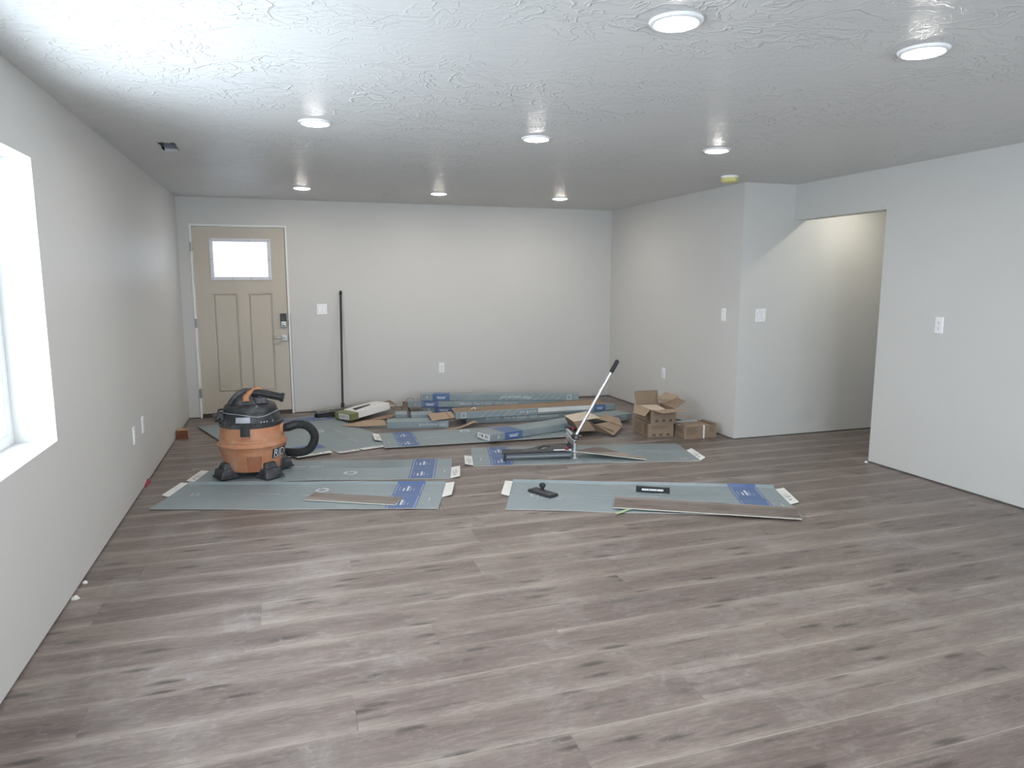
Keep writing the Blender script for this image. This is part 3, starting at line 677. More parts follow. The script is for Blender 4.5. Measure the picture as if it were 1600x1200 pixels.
# ------------------------------------------------------------------ long cartons
def carton(label, P, ang, L, z=0.0, W=0.245, Hh=0.07, band=None, texts=(), end=None, frames=(), stripes=None, patch=None, dark_open_end=False, tabs=False, name='long_carton', cat='carton', body='cardg', tilt=0.0, group='long flooring cartons'):
    t = thing(name, label, cat, (P[0], P[1], z), R(ang), group)
    t.rotation_euler = (0, -R(tilt), R(ang))
    m = MB(); m.box(0, L, 0, W, 0, Hh); b = m.build('body', body, t, bevel=0.003)
    if band:
        m = MB(); e_ = 0.0007
        m.add([(band[0], -e_, 0.001), (band[1], -e_, 0.001), (band[1], -e_, Hh + e_), (band[0], -e_, Hh + e_), (band[1], W, Hh + e_), (band[0], W, Hh + e_)], [(0, 1, 2, 3), (3, 2, 4, 5)])
        bb = m.build('printed_band', 'cardb', t)
        m = MB(); c = (band[0] + band[1]) / 2; w = (band[1] - band[0]) * 0.28
        for (dx, z0_, h_) in ((0, 0.55, 0.10), (0, 0.30, 0.16)):
            ww = w * (0.8 if h_ > 0.12 else 1.0)
            m.add([(c - ww, -e_ * 2, Hh * z0_), (c + ww, -e_ * 2, Hh * z0_), (c + ww, -e_ * 2, Hh * (z0_ + h_)), (c - ww, -e_ * 2, Hh * (z0_ + h_))], [(0, 1, 2, 3)])
        m.build('band_print', 'cardw', bb)
    m = MB()
    for (st, u, v_, sz, flip) in texts:
        vs, fs, w = text_geo(st); sg = -1 if flip else 1
        m.add([(u + sg * x * sz, -0.0012, v_ * Hh + sg * y * sz) for x, y in vs], fs)
    for (u, v_, s_) in frames:
        w_ = s_ * 0.13; vz = v_ * Hh
        for q in ((u, u + s_, vz, vz + w_), (u, u + s_, vz + s_ - w_, vz + s_), (u, u + w_, vz, vz + s_), (u + s_ - w_, u + s_, vz, vz + s_)):
            m.add([(q[0], -0.0012, q[2]), (q[1], -0.0012, q[2]), (q[1], -0.0012, q[3]), (q[0], -0.0012, q[3])], [(0, 1, 2, 3)])
    if band:
        eu = band[0] * 0.5; m.add([(eu, -0.0012, Hh * .35), (eu + .012, -0.0012, Hh * .35), (eu + .016, -0.0012, Hh * .7), (eu + .004, -0.0012, Hh * .75)], [(0, 1, 2, 3)])
    if m.f: m.build('lettering', 'cardw', t)
    if stripes:
        m = MB(); u0, u1, n_ = stripes; du = (u1 - u0) / n_
        for i in range(n_):
            u = u0 + i * du; m.add([(u, -0.0009, 0.003), (u + du * .45, -0.0009, 0.003), (u + du * .45 + 0.09, -0.0009, Hh - .002), (u + 0.09, -0.0009, Hh - .002)], [(0, 1, 2, 3)])
        m.build('printed_stripes', 'cards', t)
    if patch:
        m = MB(); m.box(patch[0], patch[1], -0.003, -0.0002, Hh * patch[2], Hh * patch[3]); m.build('bare_white_patch', 'tabw', t)
    if end == 'white':
        m = MB(); m.box(-0.002, -0.0003, 0.012, W - 0.012, 0.006, Hh - 0.006); e = m.build('end_label', 'tabw', t)
        m = MB()
        for (a_, w_) in ((0.05, 0.012), (0.075, 0.02), (0.13, 0.03), (0.18, 0.008)): m.box(-0.0026, -0.0018, a_, a_ + w_, Hh * .35, Hh * .72)
        m.build('label_print', 'ink', e)
    if dark_open_end:
        m = MB(); m.box(-0.0015, -0.0003, 0.006, W - 0.006, 0.005, Hh - 0.005); m.build('dark_open_end', 'slot', t)  # black panel on the closed end paints the dark inside
        m = MB(); m.slab([(0, -0.001, 0), (0, -0.001, Hh), (-0.05, -0.03, Hh + 0.005), (-0.055, -0.03, 0.004)], 0.003, 0); m.build('end_flap', 'kraftd', t)
    return t
carton('bottom carton of the tall stack against the end wall', (1.527, 8.10), -17, 1.84, 0.0, band=(0.14, 0.36), texts=[(BE, 0.55, .3, .034, False)])
carton('middle carton of the tall stack against the end wall, dark open end', (1.355, 8.125), -16, 1.84, 0.072, band=(0.165, 0.36), texts=[(BE, 0.62, .38, .038, False)], stripes=(0.36, 0.62, 5), dark_open_end=True)
carton('topmost carton of the stack against the end wall', (1.505, 8.11), -17, 1.86, 0.145, W=0.12, band=(0.145, 0.345), texts=[(WP, 1.30, .72, .052, True)], frames=[(1.72, .12, .052)], stripes=(0.9, 1.65, 9), Hh=0.075)
carton('lower carton with white lettering nearest the middle of the pile', (1.86, 7.33), -6, 1.72, 0.0, texts=[(BE, 0.22, .50, .046, False)])
k5 = carton('angled carton on top of the pile with a long bare white patch', (1.72, 7.24), -1.0, 1.86, 0.074, W=0.03, band=(1.60, 1.74), frames=[(0.06, .12, .055)], texts=[('Easy to install', 0.72, .45, .035, False)], stripes=(0.25, 0.85, 7), patch=(0.93, 1.58, .35, 1.0))
gg = carton('long sealed carton lying crooked across the middle flattened carton', (1.839, 6.308), 18.2, 1.885, 0.0195, band=(0.165, 0.375), texts=[(WP, 1.30, .78, .05, True)], end='white', frames=[(1.74, .1, .05)])
carton('short dark grey-green carton at the left foot of the pile', (1.0, 7.30), -10, 0.64, 0.0, W=0.2, Hh=0.075, texts=[(WP, 0.62, .65, .042, True)])
carton('smallest cut-off carton end behind the left foot of the pile', (1.13, 7.58), -8, 0.13, 0.0, W=0.2, Hh=0.10, name='carton_end', group='cut-off carton ends')
carton('cut-off carton end with pale print beside the tan flap', (1.285, 7.47), -6, 0.24, 0.0, W=0.2, Hh=0.105, name='carton_end', group='cut-off carton ends')
# opened carton showing its brown inside
t = thing('opened_carton', 'opened carton showing its long brown inside behind the patched carton', 'carton', (1.7, 7.5, 0))
MB().slab([(0.04, -0.225, 0.115), (1.80, -0.26, 0.125), (1.80, 0.0, 0.155), (1.50, 0.055, 0.145), (0.09, 0.25, 0.103)], 0.004).build('inner_panel', 'kraft', t)
fl = MB().slab([(-0.245, -0.08, 0.118), (0.02, -0.05, 0.122), (0.015, -0.27, 0.098), (-0.255, -0.37, 0.095)], 0.004).build('end_flap', 'kraft2', t)
MB().slab([(-0.05, -0.062, 0.1225), (-0.042, -0.062, 0.1225), (-0.04, -0.31, 0.0985), (-0.048, -0.31, 0.0985)], 0.001).build('crease', 'kraftd', fl)
# torn scraps
def strip_curve(name, label, cat, pts, w, mat, wdir=(0, 1, 0), th=0.003):
    t = []; m = MB(); wd = Vector(wdir)
    P = [Vector(p) for p in pts]; n = len(P)
    vs = []
    for p in P: vs += [p - wd * w / 2, p + wd * w / 2, p + wd * w / 2 + Vector((0, 0, th)), p - wd * w / 2 + Vector((0, 0, th))]
    fs = [(0, 1, 2, 3), (4 * n - 4, 4 * n - 1, 4 * n - 2, 4 * n - 3)]
    for i in range(n - 1):
        for j in range(4): fs.append((4 * i + j, 4 * i + (j + 1) % 4, 4 * i + 4 + (j + 1) % 4, 4 * i + 4 + j))
    m.add(vs, fs); return tag(m.build(name, mat, smooth=True), label, cat)
strip_curve('cardboard_scrap', 'curled torn strip of tan cardboard in front of the pile', 'scrap', [(1.60, 7.08, 0.002), (1.68, 7.09, 0.006), (1.76, 7.11, 0.014), (1.83, 7.13, 0.034), (1.89, 7.15, 0.052), (1.935, 7.16, 0.046), (1.945, 7.16, 0.024)], 0.09, 'kraft2', (0.2, 0.98, 0))
t = thing('torn_flap', 'torn tan cardboard wedge under the white and olive package', 'scrap', (0.55, 7.55, 0.006))
MB().slab([(0.0, 0.03, 0.004), (0.20, -0.13, 0.018), (0.440, -0.245, 0.040), (0.435, -0.10, 0.070), (0.25, 0.0, 0.055)], 0.003).build('flap', 'kraft2', t)
MB().slab([(0.30, 0.24, 0.004), (0.56, 0.25, 0.015), (0.66, 0.44, 0.035), (0.42, 0.36, 0.012)], 0.003).build('under_flap', 'kraft', t)
pts = []
for i in range(26):
    a = i / 25 * PI * 2.3; pts.append((1.34 + 0.075 * math.cos(a) + 0.004 * i, 7.95 + 0.02 * math.sin(a * 0.7), 0.125 + 0.085 * math.sin(a)))
tag(MB().tube(pts, 0.004, 6).build('packing_strap', 'grey', smooth=True), 'loose loop of grey packing strap at the left end of the pile', 'strap')
strip_curve('paper_scrap', 'crumpled pale torn paper at the left end of the pile', 'scrap', [(1.15, 7.95, 0.09), (1.20, 7.93, 0.125), (1.25, 7.93, 0.10), (1.29, 7.92, 0.14), (1.33, 7.90, 0.11), (1.36, 7.90, 0.02), (1.37, 7.9, 0.0)], 0.07, 'kraftd', (-0.2, 0.95, 0.1))
strip_curve('paper_curl', 'small white curl of torn paper on the brown carton inside', 'scrap', [(1.93, 7.44, 0.113), (1.945, 7.44, 0.14), (1.975, 7.44, 0.15), (2.0, 7.44, 0.14), (1.985, 7.44, 0.122)], 0.05, 'tabw', (0.3, 0.95, 0))

# white and olive package
t = thing('plank_package', 'white and olive open package lying beside the broom head', 'package', (0.676, 7.752, 0.022), R(35.5))
t.rotation_euler = (R(0), R(-3.5), R(35.5))
MB().box(0, 0.11, 0, 0.27, 0, 0.075).build('olive_end', 'olive', t, bevel=0.004)
m = MB()
m.taper((0.105, 0.60, 0.004, 0.266), (0.11, 0.60, 0.02, 0.25), 0.003, 0.085); m.build('white_wrap', 'tabw', t, bevel=0.012, seg=3)
MB().prism([(0.13, 0.075), (0.40, 0.13), (0.43, 0.165), (0.17, 0.165)], 0.080, 0.0875).build('slit_shade', 'slot', t)  # raised black patch painted for the dark opening under the wrap
m = MB(); m.box(-0.0012, 0.0, 0.03, 0.20, 0.004, 0.068); m2 = m.build('end_label', 'tabw', t)
m = MB()
for i in range(4): m.box(-0.0018, -0.001, 0.05 + 0.035 * i, 0.06 + 0.04 * i, 0.015 + 0.008 * (i % 2), 0.05)
m.build('label_print', 'inklt', m2)
m = MB(); m.slab([(0.585, 0.03, 0.06), (0.69, 0.0, 0.045), (0.70, 0.12, 0.085), (0.67, 0.25, 0.05), (0.585, 0.24, 0.075)], 0.003); m.build('torn_end', 'kraft', t)

# torn-open brown carton lying on the crooked one
t = thing('torn_box', 'torn-open brown cardboard box leaning over the crooked carton', 'box', (2.9, 6.55, 0))
def pan(nm, pts, mat, th=0.004): MB().slab([(p[0] - 2.9, p[1] - 6.55, p[2]) for p in pts], th).build(nm, [mat], t)
pan('top_flap', [(2.72, 6.62, .168), (3.0, 6.70, .182), (3.02, 6.41, .168), (2.70, 6.34, .160)], 'beige')
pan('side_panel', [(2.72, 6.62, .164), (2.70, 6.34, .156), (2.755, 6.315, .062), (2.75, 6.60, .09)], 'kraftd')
pan('front_panel', [(2.70, 6.34, .156), (2.87, 6.375, .150), (2.96, 6.40, .085), (2.96, 6.36, .045), (2.755, 6.315, .06)], 'kraft')
pan('interior_shade', [(2.75, 6.60, .092), (3.05, 6.72, .096), (3.12, 6.52, .096), (2.76, 6.40, .092)], 'slot')  # black quad paints the shaded inside of the box
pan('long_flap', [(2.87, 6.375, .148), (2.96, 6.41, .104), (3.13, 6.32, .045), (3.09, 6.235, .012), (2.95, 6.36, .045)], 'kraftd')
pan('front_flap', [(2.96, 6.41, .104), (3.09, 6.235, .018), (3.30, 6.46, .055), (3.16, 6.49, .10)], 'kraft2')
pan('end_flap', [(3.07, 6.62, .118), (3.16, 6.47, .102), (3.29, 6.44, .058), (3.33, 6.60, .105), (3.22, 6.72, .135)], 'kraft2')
pan('interior_shade_flap', [(2.97, 6.44, .11), (3.10, 6.53, .105), (3.08, 6.62, .112), (2.95, 6.56, .14)], 'slot')  # black too, more of the painted inside shade

# ------------------------------------------------------------------ square brown boxes
def print_lines(m, x0, x1, z, hh, n, y=-0.001):
    for i in range(n):
        a = x0 + random.uniform(0, .01); b = x1 - random.uniform(0, (x1 - x0) * 0.3); m.add([(a, y, z - i * hh * 2), (b, y, z - i * hh * 2), (b, y, z - i * hh * 2 + hh), (a, y, z - i * hh * 2 + hh)], [(0, 1, 2, 3)])
def brown_box(label, loc, rz, w, d, h, holes=True, opened=False, strap=False):
    t = thing('cardboard_box', label, 'box', loc, rz, 'brown cardboard boxes by the right wall')
    if opened:
        th = 0.004; m = MB(); m.box(0, w, 0, th, 0, h); m.box(0, w, d - th, d, 0, h); m.box(0, th, th, d - th, 0, h); m.box(w - th, w, th, d - th, 0, h); m.box(th, w - th, th, d - th, 0, th); m.build('body', 'kraft', t)
    else:
        m = MB(); m.box(0, w, 0, d, 0, h); m.build('body', 'kraft', t, bevel=0.002)
    m = MB()
    if holes:
        for i in range(3): c = w * (0.24 + 0.27 * i); m.box(c - 0.016, c + 0.016, -0.0015, 0.0, h * 0.08, h * 0.08 + 0.024)
        m.build('hand_hole_shade', 'kdark', t)  # dark squares paint the shade inside the hand holes
        m = MB(); print_lines(m, w * .12, w * .88, h * .78, .006, 3); m.build('lettering', 'kraftd', t)
        m = MB(); m.add([(-0.001, d * .1, h * .15), (-0.001, d * .25, h * .15), (-0.001, d * .25, h * .9), (-0.001, d * .1, h * .9)], [(0, 1, 2, 3)])
        for i in range(5): m.add([(-0.001, d * .42, h * (.2 + .13 * i)), (-0.001, d * .9, h * (.2 + .13 * i)), (-0.001, d * .9, h * (.25 + .13 * i)), (-0.001, d * .42, h * (.25 + .13 * i))], [(0, 1, 2, 3)])
        m.build('side_lettering', 'kraftd', t)
    if strap:
        m = MB(); print_lines(m, w * .05, w * .42, h * .85, .006, 6); print_lines(m, w * .75, w * .97, h * .85, .006, 5)
        for i in range(3): m.add([(-0.001, d * .15, h * (.5 + .14 * i)), (-0.001, d * .9, h * (.5 + .14 * i)), (-0.001, d * .9, h * (.57 + .14 * i)), (-0.001, d * .15, h * (.57 + .14 * i))], [(0, 1, 2, 3)])
        m.build('lettering', 'kraftd', t)
        m = MB(); c = w * 0.60; s_ = 0.009; e_ = 0.0015
        m.box(c - s_, c + s_, -e_, 0, 0, h + e_); m.box(c - s_, c + s_, 0, d, h, h + e_); m.box(c - s_, c + s_, d, d + e_, 0, h + e_); m.build('strap', 'tabw', t)
        m = MB(); c2 = d * 0.5; m.box(0, w * .97, c2 - s_, c2 + s_, h, h + e_); m.build('cross_strap', 'beige', t)
        m = MB(); m.box(w * .06, w * .80, d * .08, d * .78, h + 0.0002, h + 0.004); m.build('top_flap', 'kraft2', t)
        m = MB(); m.box(w * .82, w * .985, d * .04, d * .98, h + 0.0002, h + 0.0025); m.build('top_slot', 'kdark', t)
        m = MB(); m.box(w * .94, w, 0, d, h + 0.0005, h + 0.012); m.build('top_edge', 'kraft', t)
        m = MB(); m.slab([(-.01, d * .82, h + .004), (w * .75, d * .80, h + .006), (w * .78, d * .98, h + .016), (0, d * .98, h + .012)], .002); m.build('paper_slip', 'inklt', t)
    return t
brown_box('lower closed brown box of the stack of two', (3.392, 6.092, 0), R(-5.5), 0.27, 0.375, 0.142)
ub = brown_box('upper brown box with its flaps folded open', (3.412, 6.080, 0.143), R(-4), 0.27, 0.36, 0.138, opened=True)
def flap(nm, pts, mat): MB().slab(pts, 0.004, 0).build(nm, mat, ub)
flap('back_flap', [(0.0, .36, .138), (0.25, .36, .138), (0.24, .375, .262), (0.225, .36, .272), (0.0, .37, .268), (-0.01, .385, .255)], 'kraft')
flap('left_flap', [(0.0, 0.02, .138), (0.0, .35, .138), (-0.03, .34, .145), (-0.145, 0.10, .100), (-0.13, -0.14, .108)], 'kraft2')
flap('right_flap', [(.27, .02, .138), (.27, .35, .138), (.40, .32, .205), (.42, .10, .195)], 'kraft')
flap('right_outer_flap', [(.20, .30, .20), (.30, .30, .262), (.43, .27, .225), (.43, .25, .175), (.27, .30, .142)], 'kraft2')
flap('front_flap', [(0.0, 0.0, .138), (.27, 0.0, .138), (.33, -0.12, .138), (.06, -0.135, .128)], 'kraft2')
flap('pale_liner', [(0.01, .33, .130), (.20, .30, .134), (.16, .02, .137), (0.08, -0.03, .141), (0.01, .03, .137)], 'beige')
brown_box('brown box bound with a white strap next to the wall corner', (3.690, 5.910, 0), R(0.3), 0.362, 0.24, 0.125, holes=False, strap=True)

# ------------------------------------------------------------------ broom
t = thing('push_broom', 'black-handled push broom leaning upright against the end wall', 'broom', (0.63, 8.28, 0))
MB().tube([(0, 0, 0.085), (0.041, 0.262, 1.40)], 0.0125, 14).build('handle', 'black', t, smooth=True)
MB().tube([(0.0405, 0.258, 1.375), (0.042, 0.263, 1.405), (0.0425, 0.266, 1.422)], lambda i: (0.0165, 0.0165, 0.009)[i], 14).build('grip', 'rubber', t, smooth=True)
hd = bpy.data.objects.new('head', None)
mt = Matrix.Rotation(R(23), 4, 'Z')
hb = MB().box(-0.33, 0.33, -0.032, 0.032, 0.052, 0.088, mat=mt).build('head_block', 'broomb', t, bevel=0.005)
bpy.data.objects.remove(hd)
MB().tube([(-0.002, -0.01, 0.075), (0.002, 0.012, 0.135)], 0.02, 12).build('socket', 'black', t, smooth=True)
m = MB()
for i in range(60):
    for j in range(5):
        x = -0.325 + 0.65 * i / 59; y = -0.03 + 0.06 * j / 4; dx = random.uniform(-.006, .006); dy = (j - 2) * 0.006 + random.uniform(-.004, .004)
        m.taper((x + dx - .006, x + dx + .006, y + dy - .006, y + dy + .006), (x - .003, x + .003, y - .003, y + .003), 0.009, 0.053, mat=mt)
bo = m.build('bristles', 'rubber', t); bo['kind'] = 'stuff'
m = MB()
for i in range(48):
    x = -0.32 + 0.64 * i / 47
    for j in (-1, 1): m.box(x - .004, x + .004, -.035 + .002 * j, -.031 + .002 * j, 0.056, 0.086, mat=mt)
bo = m.build('tufts', 'bristle', t); bo['kind'] = 'stuff'

# ------------------------------------------------------------------ wooden block, tape, crumbs
t = thing('wood_block', 'small brown wooden block against the window wall by the door', 'wood block', (-1.028, 7.455, 0))
MB().box(0, 0.108, 0, 0.095, 0, 0.088).build('body', 'woodt', t, bevel=0.003)
MB().box(0.003, 0.105, -0.001, 0.0, 0.003, 0.085).build('end_grain', 'wood', t)
tag(MB().slab([(-1.033, 5.74, 0.005), (-1.018, 5.76, 0.003), (-1.014, 5.90, 0.003), (-1.033, 5.89, 0.032), (-1.034, 5.80, 0.02)], 0.003).build('tape_scrap', 'red'), 'scrap of red tape at the foot of the window wall', 'tape')
def crumb(x, y, s_, label):
    m = MB(); rg = random.Random(int(y * 100)); prof = [(s_, 0.0), (s_ * .9, s_ * .5), (s_ * .4, s_ * .9), (.0005, s_)]
    m.lathe(prof, 7, mat=Matrix.Translation((x, y, 0)))
    m.v = [(a + rg.uniform(-.25, .25) * s_, b + rg.uniform(-.25, .25) * s_, c) for a, b, c in m.v]
    tag(m.build('plaster_crumb', 'putty'), label, 'debris', 'plaster crumbs')
crumb(-1.015, 3.76, .018, 'white plaster crumb at the foot of the window wall, nearer one'); crumb(-1.018, 3.95, .014, 'white plaster crumb at the foot of the window wall, farther one')
crumb(4.69, 4.66, .014, 'pale crumb at the foot of the hallway opening corner')

# ------------------------------------------------------------------ loose planks
def loose_plank(label, P, ang, L, W, z, dz=0.0, th=0.007):
    t = thing('loose_plank', label, 'plank', (P[0], P[1], z), 0, 'loose floor planks'); t.rotation_euler = (0, -R(dz), R(ang))
    MB().box(0, L, 0, W, 0, th * .75).build('core', 'edge', t)
    o = MB().box(0.0, L, 0.0, W, th * .75, th).build('face', 'plank_new', t); return t
loose_plank('short cut plank lying on the left foreground carton', (0.094, 5.009), -28.0, 0.665, 0.165, 0.012)
loose_plank('long plank lying diagonally across the right foreground carton', (2.075, 4.170), -29.4, 1.20, 0.238, 0.016)
t = thing('cut_plank', 'angle-cut plank piece sticking out of the cutter', 'plank', (2.4, 5.5, 0), 0, 'loose floor planks')
poly = [(-0.03, 0.03), (0.52, -0.235), (0.565, -0.15), (0.40, 0.0), (0.293, 0.245)]
zf = lambda p: 0.048 - 0.058 * max(0, min(1, p[0] / 0.565))
MB().prism(poly, lambda p: zf(p), lambda p: zf(p) + 0.005).build('core', 'edge', t)
MB().prism(poly, lambda p: zf(p) + 0.005, lambda p: zf(p) + 0.007).build('face', 'plank_new', t)
for o in t.children: o.location.z = 0.019
t = thing('stir_stick', 'pale green stick poking out from under the long plank', 'stick', (2.045, 4.070, 0), R(24))
m = MB(); m.prism([(0.006, -0.012), (0.27, -0.013), (0.27, 0.013), (0.006, 0.012), (0, 0.006), (0, -0.006)], lambda p: 0.0095 + p[0] * 0.008, lambda p: 0.0130 + p[0] * 0.008)
m.build('body', 'green', t, bevel=0.001)

# ------------------------------------------------------------------ hand float and level
t = thing('hand_float', 'black hand float with round knob on the right foreground carton', 'float', (1.745, 4.648, 0.009), R(-66))
m = MB(); m.taper((-0.115, 0.115, -0.047, 0.047), (-0.11, 0.11, -0.043, 0.043), 0, 0.018); m.build('pad', 'rubber', t, bevel=0.004)
m = MB(); m.taper((-0.10, 0.10, -0.036, 0.036), (-0.05, 0.05, -0.022, 0.022), 0.018, 0.024); m.build('backing_plate', 'dusty', t, bevel=0.002)
MB().lathe([(0.016, 0.024), (0.012, 0.032), (0.013, 0.042), (0.022, 0.052), (0.025, 0.062), (0.022, 0.072), (0.012, 0.078), (0.001, 0.079)], 20, mat=Matrix.Translation((-0.005, 0.0, 0))).build('knob', 'rubber', t, smooth=True)
t = thing('spirit_level', 'short black level with white labels on the right foreground carton', 'level', (2.405, 4.475, 0.011), R(-29.5))
MB().box(0, 0.24, 0, 0.022, 0, 0.039).build('body', 'black', t, bevel=0.003)
for (a, b, mt_) in ((0.042, 0.092, 'tabw'), (0.095, 0.148, 'vial'), (0.151, 0.195, 'tabw')): MB().box(a, b, -0.0012, 0.0, 0.013, 0.027).build('window' if mt_ == 'vial' else 'label_strip', mt_, t)
for a in (0.002, 0.225): MB().box(a, a + 0.013, -0.001, 0.023, -0.0, 0.040).build('end_cap', 'rubber', t, bevel=0.002)

# ------------------------------------------------------------------ plank cutter
t = thing('plank_cutter', 'silver and black plank cutter with long raised lever handle', 'cutter', (2.36, 5.51, 0.010))
o2 = lambda p: (p[0] - 2.36, p[1] - 5.51)
outer = [o2(p) for p in [(1.737, 5.626), (2.353, 5.521), (2.435, 5.803), (2.26, 5.833), (2.19, 5.815), (2.12, 5.775), (2.05, 5.730), (1.97, 5.715), (1.778, 5.759)]]
inner = [o2(p) for p in [(2.075, 5.690), (2.17, 5.765), (2.235, 5.745), (2.135, 5.668)]]
bm = bmesh.new()
ev = []
for loop in (outer, inner):
    vs = [bm.verts.new((p[0], p[1], 0.058)) for p in loop]
    for i in range(len(vs)): ev.append(bm.edges.new((vs[i], vs[(i + 1) % len(vs)])))
r = bmesh.ops.triangle_fill(bm, edges=ev, use_beauty=True)
fs = [g for g in r['geom'] if isinstance(g, bmesh.types.BMFace)]
ex = bmesh.ops.extrude_face_region(bm, geom=fs)
bmesh.ops.translate(bm, vec=(0, 0, 0.012), verts=[g for g in ex['geom'] if isinstance(g, bmesh.types.BMVert)])
bmesh.ops.recalc_face_normals(bm, faces=bm.faces)
me = bpy.data.meshes.new('table_plate'); bm.to_mesh(me); bm.free(); me.materials.append(M['dusty'])
o = bpy.data.objects.new('table_plate', me); C.objects.link(o); o.parent = t
ang = math.atan2(5.521 - 5.626, 2.353 - 1.737); mt = Matrix.Translation((-0.003, 0.012, 0)) @ Matrix.Rotation(ang, 4, 'Z')
m = MB(); m.box(-0.59, -0.02, 0.0, 0.03, 0.016, 0.056, mat=mt); m.build('rail', 'alud', t, bevel=0.002)
MB().box(-0.585, -0.025, -0.003, 0.0, 0.030, 0.038, mat=mt).build('rail_groove', 'chrome', t)
MB().box(-0.615, -0.02, -0.004, 0.0, 0.060, 0.070, mat=mt).build('plate_edge', 'black', t)
m = MB(); m.box(-0.61, -0.595, 0.0, 0.03, 0.0, 0.058, mat=mt); m.build('leg', 'black', t)
m = MB(); m.box(-0.59, -0.575, 0.14, 0.16, 0.0, 0.058, mat=mt); m.build('leg', 'black', t)
m = MB(); m.box(-0.04, -0.02, 0.24, 0.26, 0.0, 0.058, mat=mt); m.build('leg', 'black', t)
MB().tube([(0, 0, 0.0), (0, 0, 0.20)], 0.014, 16).build('near_post', 'alu', t, smooth=True)
m = MB(); m.box(-0.025, 0.025, -0.02, 0.02, 0.0, 0.008); m.box(-0.02, 0.02, -0.016, 0.016, 0.055, 0.068); m.build('post_foot', 'alu', t, bevel=0.002)
fp = Vector((0.072, 0.335, 0))
MB().tube([fp, fp + Vector((0, 0, 0.20))], 0.013, 14).build('far_post', 'alu', t, smooth=True)
for z, r_, mt_ in ((0.190, 0.015, 'alu'), (0.150, 0.011, 'alu'), (0.108, 0.010, 'chrome')):
    MB().tube([Vector((-0.004, -0.01, z)), fp + Vector((-0.004, 0.01, z))], r_, 12).build('blade_bar', mt_, t, smooth=True)
MB().box(-0.004, 0.004, 0.01, 0.32, 0.075, 0.11, mat=Matrix.Rotation(-math.atan2(0.072, 0.335), 4, 'Z')).build('blade', 'alud', t)
MB().tube([fp + Vector((0, -0.05, 0.198)), fp + Vector((0, 0.03, 0.198))], 0.019, 14).build('far_collar', 'black', t, smooth=True)
MB().tube([fp + Vector((0.02, -0.08, 0.205)), fp + Vector((0.02, -0.03, 0.205))], 0.012, 10).build('red_knob', 'red', t, smooth=True)
m = MB(); m.tube([(0, -0.026, 0.195), (0, 0.026, 0.195)], 0.024, 18); piv = m.build('pivot', 'black', t, smooth=True)
MB().tube([(0, -0.030, 0.195), (0, -0.026, 0.195)], 0.016, 16).build('pivot_cap', 'chrome', piv, smooth=True)
MB().tube([(0, -0.018, 0.150), (0, -0.012, 0.150)], 0.008, 12).build('bolt', 'slot', t, smooth=True)
hv = Vector((0.388, -0.01, 0.655)); h0 = Vector((0.0, 0, 0.190))
MB().tube([h0, h0 + hv * 0.86], 0.0135, 14).build('lever_handle', 'alu', t, smooth=True)
MB().tube([h0 + hv * 0.84, h0 + hv * 0.86, h0 + hv * 0.985, h0 + hv], lambda i: (0.016, 0.0185, 0.0185, 0.015)[i], 14).build('grip', 'rubber', t, smooth=True)
fm = Matrix.Translation((-0.003, 0.012, 0)) @ Matrix.Rotation(ang, 4, 'Z')
m = MB(); m.box(-0.175, -0.015, 0.008, 0.024, 0.0705, 0.082, mat=fm); fn = m.build('fence', 'alu', t, bevel=0.002)
MB().lathe([(0.014, 0.082), (0.016, 0.09), (0.013, 0.103), (0.005, 0.106)], 14, mat=Matrix.Translation((-0.06, 0.035, 0))).build('clamp_knob', 'red', t, smooth=True)
m = MB(); m.slab([(-0.09, -0.005, 0.082), (0.0, -0.012, 0.07), (0.0, 0.015, 0.07), (-0.07, 0.03, 0.084)], 0.004); m.build('bracket', 'alu', t)

# ------------------------------------------------------------------ shop vacuum
VC = (-0.262, 5.905, 0.012)
t = thing('shop_vacuum', 'dusty orange shop vacuum with black lid and coiled black hose', 'vacuum', VC)
def rt(z):    # tank radius
    pts = [(0.055, .212), (0.10, .222), (0.20, .246), (0.236, .252), (0.245, .259), (0.262, .259), (0.272, .251), (0.34, .243), (0.405, .234)]
    for (a, ra_), (b, rb_) in zip(pts, pts[1:]):
        if a <= z <= b: return ra_ + (rb_ - ra_) * (z - a) / (b - a)
    return pts[0][1] if z < 0.055 else pts[-1][1]
prof = [(0.195, 0.045), (0.212, 0.055)] + [(rt(z), z) for z in (0.10, 0.15, 0.20, 0.236, 0.241, 0.246, 0.254, 0.262, 0.267, 0.272, 0.30, 0.34, 0.38, 0.405)]
tank = MB().lathe(prof, 56).build('tank', 'orange', t, smooth=True)
def cpatch(a0, a1, z0, z1, off, th, n=10, nz=4, tp=0.0):
    m = MB(); vs = []
    for s_ in (0, 1):
        for i in range(n + 1):
            for j in range(nz + 1):
                z = z0 + (z1 - z0) * j / nz; sh = tp * (1 - j / nz)
                a = R(a0 - sh + (a1 - a0 + 2 * sh) * i / n); r_ = rt(z) + off - (th if s_ else 0); vs.append((r_ * math.cos(a), r_ * math.sin(a), z))
    N = (n + 1) * (nz + 1); I = lambda s_, i, j: s_ * N + i * (nz + 1) + j; fs = []
    for i in range(n):
        for j in range(nz):
            fs += [(I(0, i, j), I(0, i + 1, j), I(0, i + 1, j + 1), I(0, i, j + 1)), (I(1, i, j), I(1, i, j + 1), I(1, i + 1, j + 1), I(1, i + 1, j))]
        fs += [(I(0, i, 0), I(1, i, 0), I(1, i + 1, 0), I(0, i + 1, 0)), (I(0, i, nz), I(0, i + 1, nz), I(1, i + 1, nz), I(1, i, nz))]
    for j in range(nz):
        fs += [(I(0, 0, j), I(0, 0, j + 1), I(1, 0, j + 1), I(1, 0, j)), (I(0, n, j), I(1, n, j), I(1, n, j + 1), I(0, n, j + 1))]
    return m.add(vs, fs)
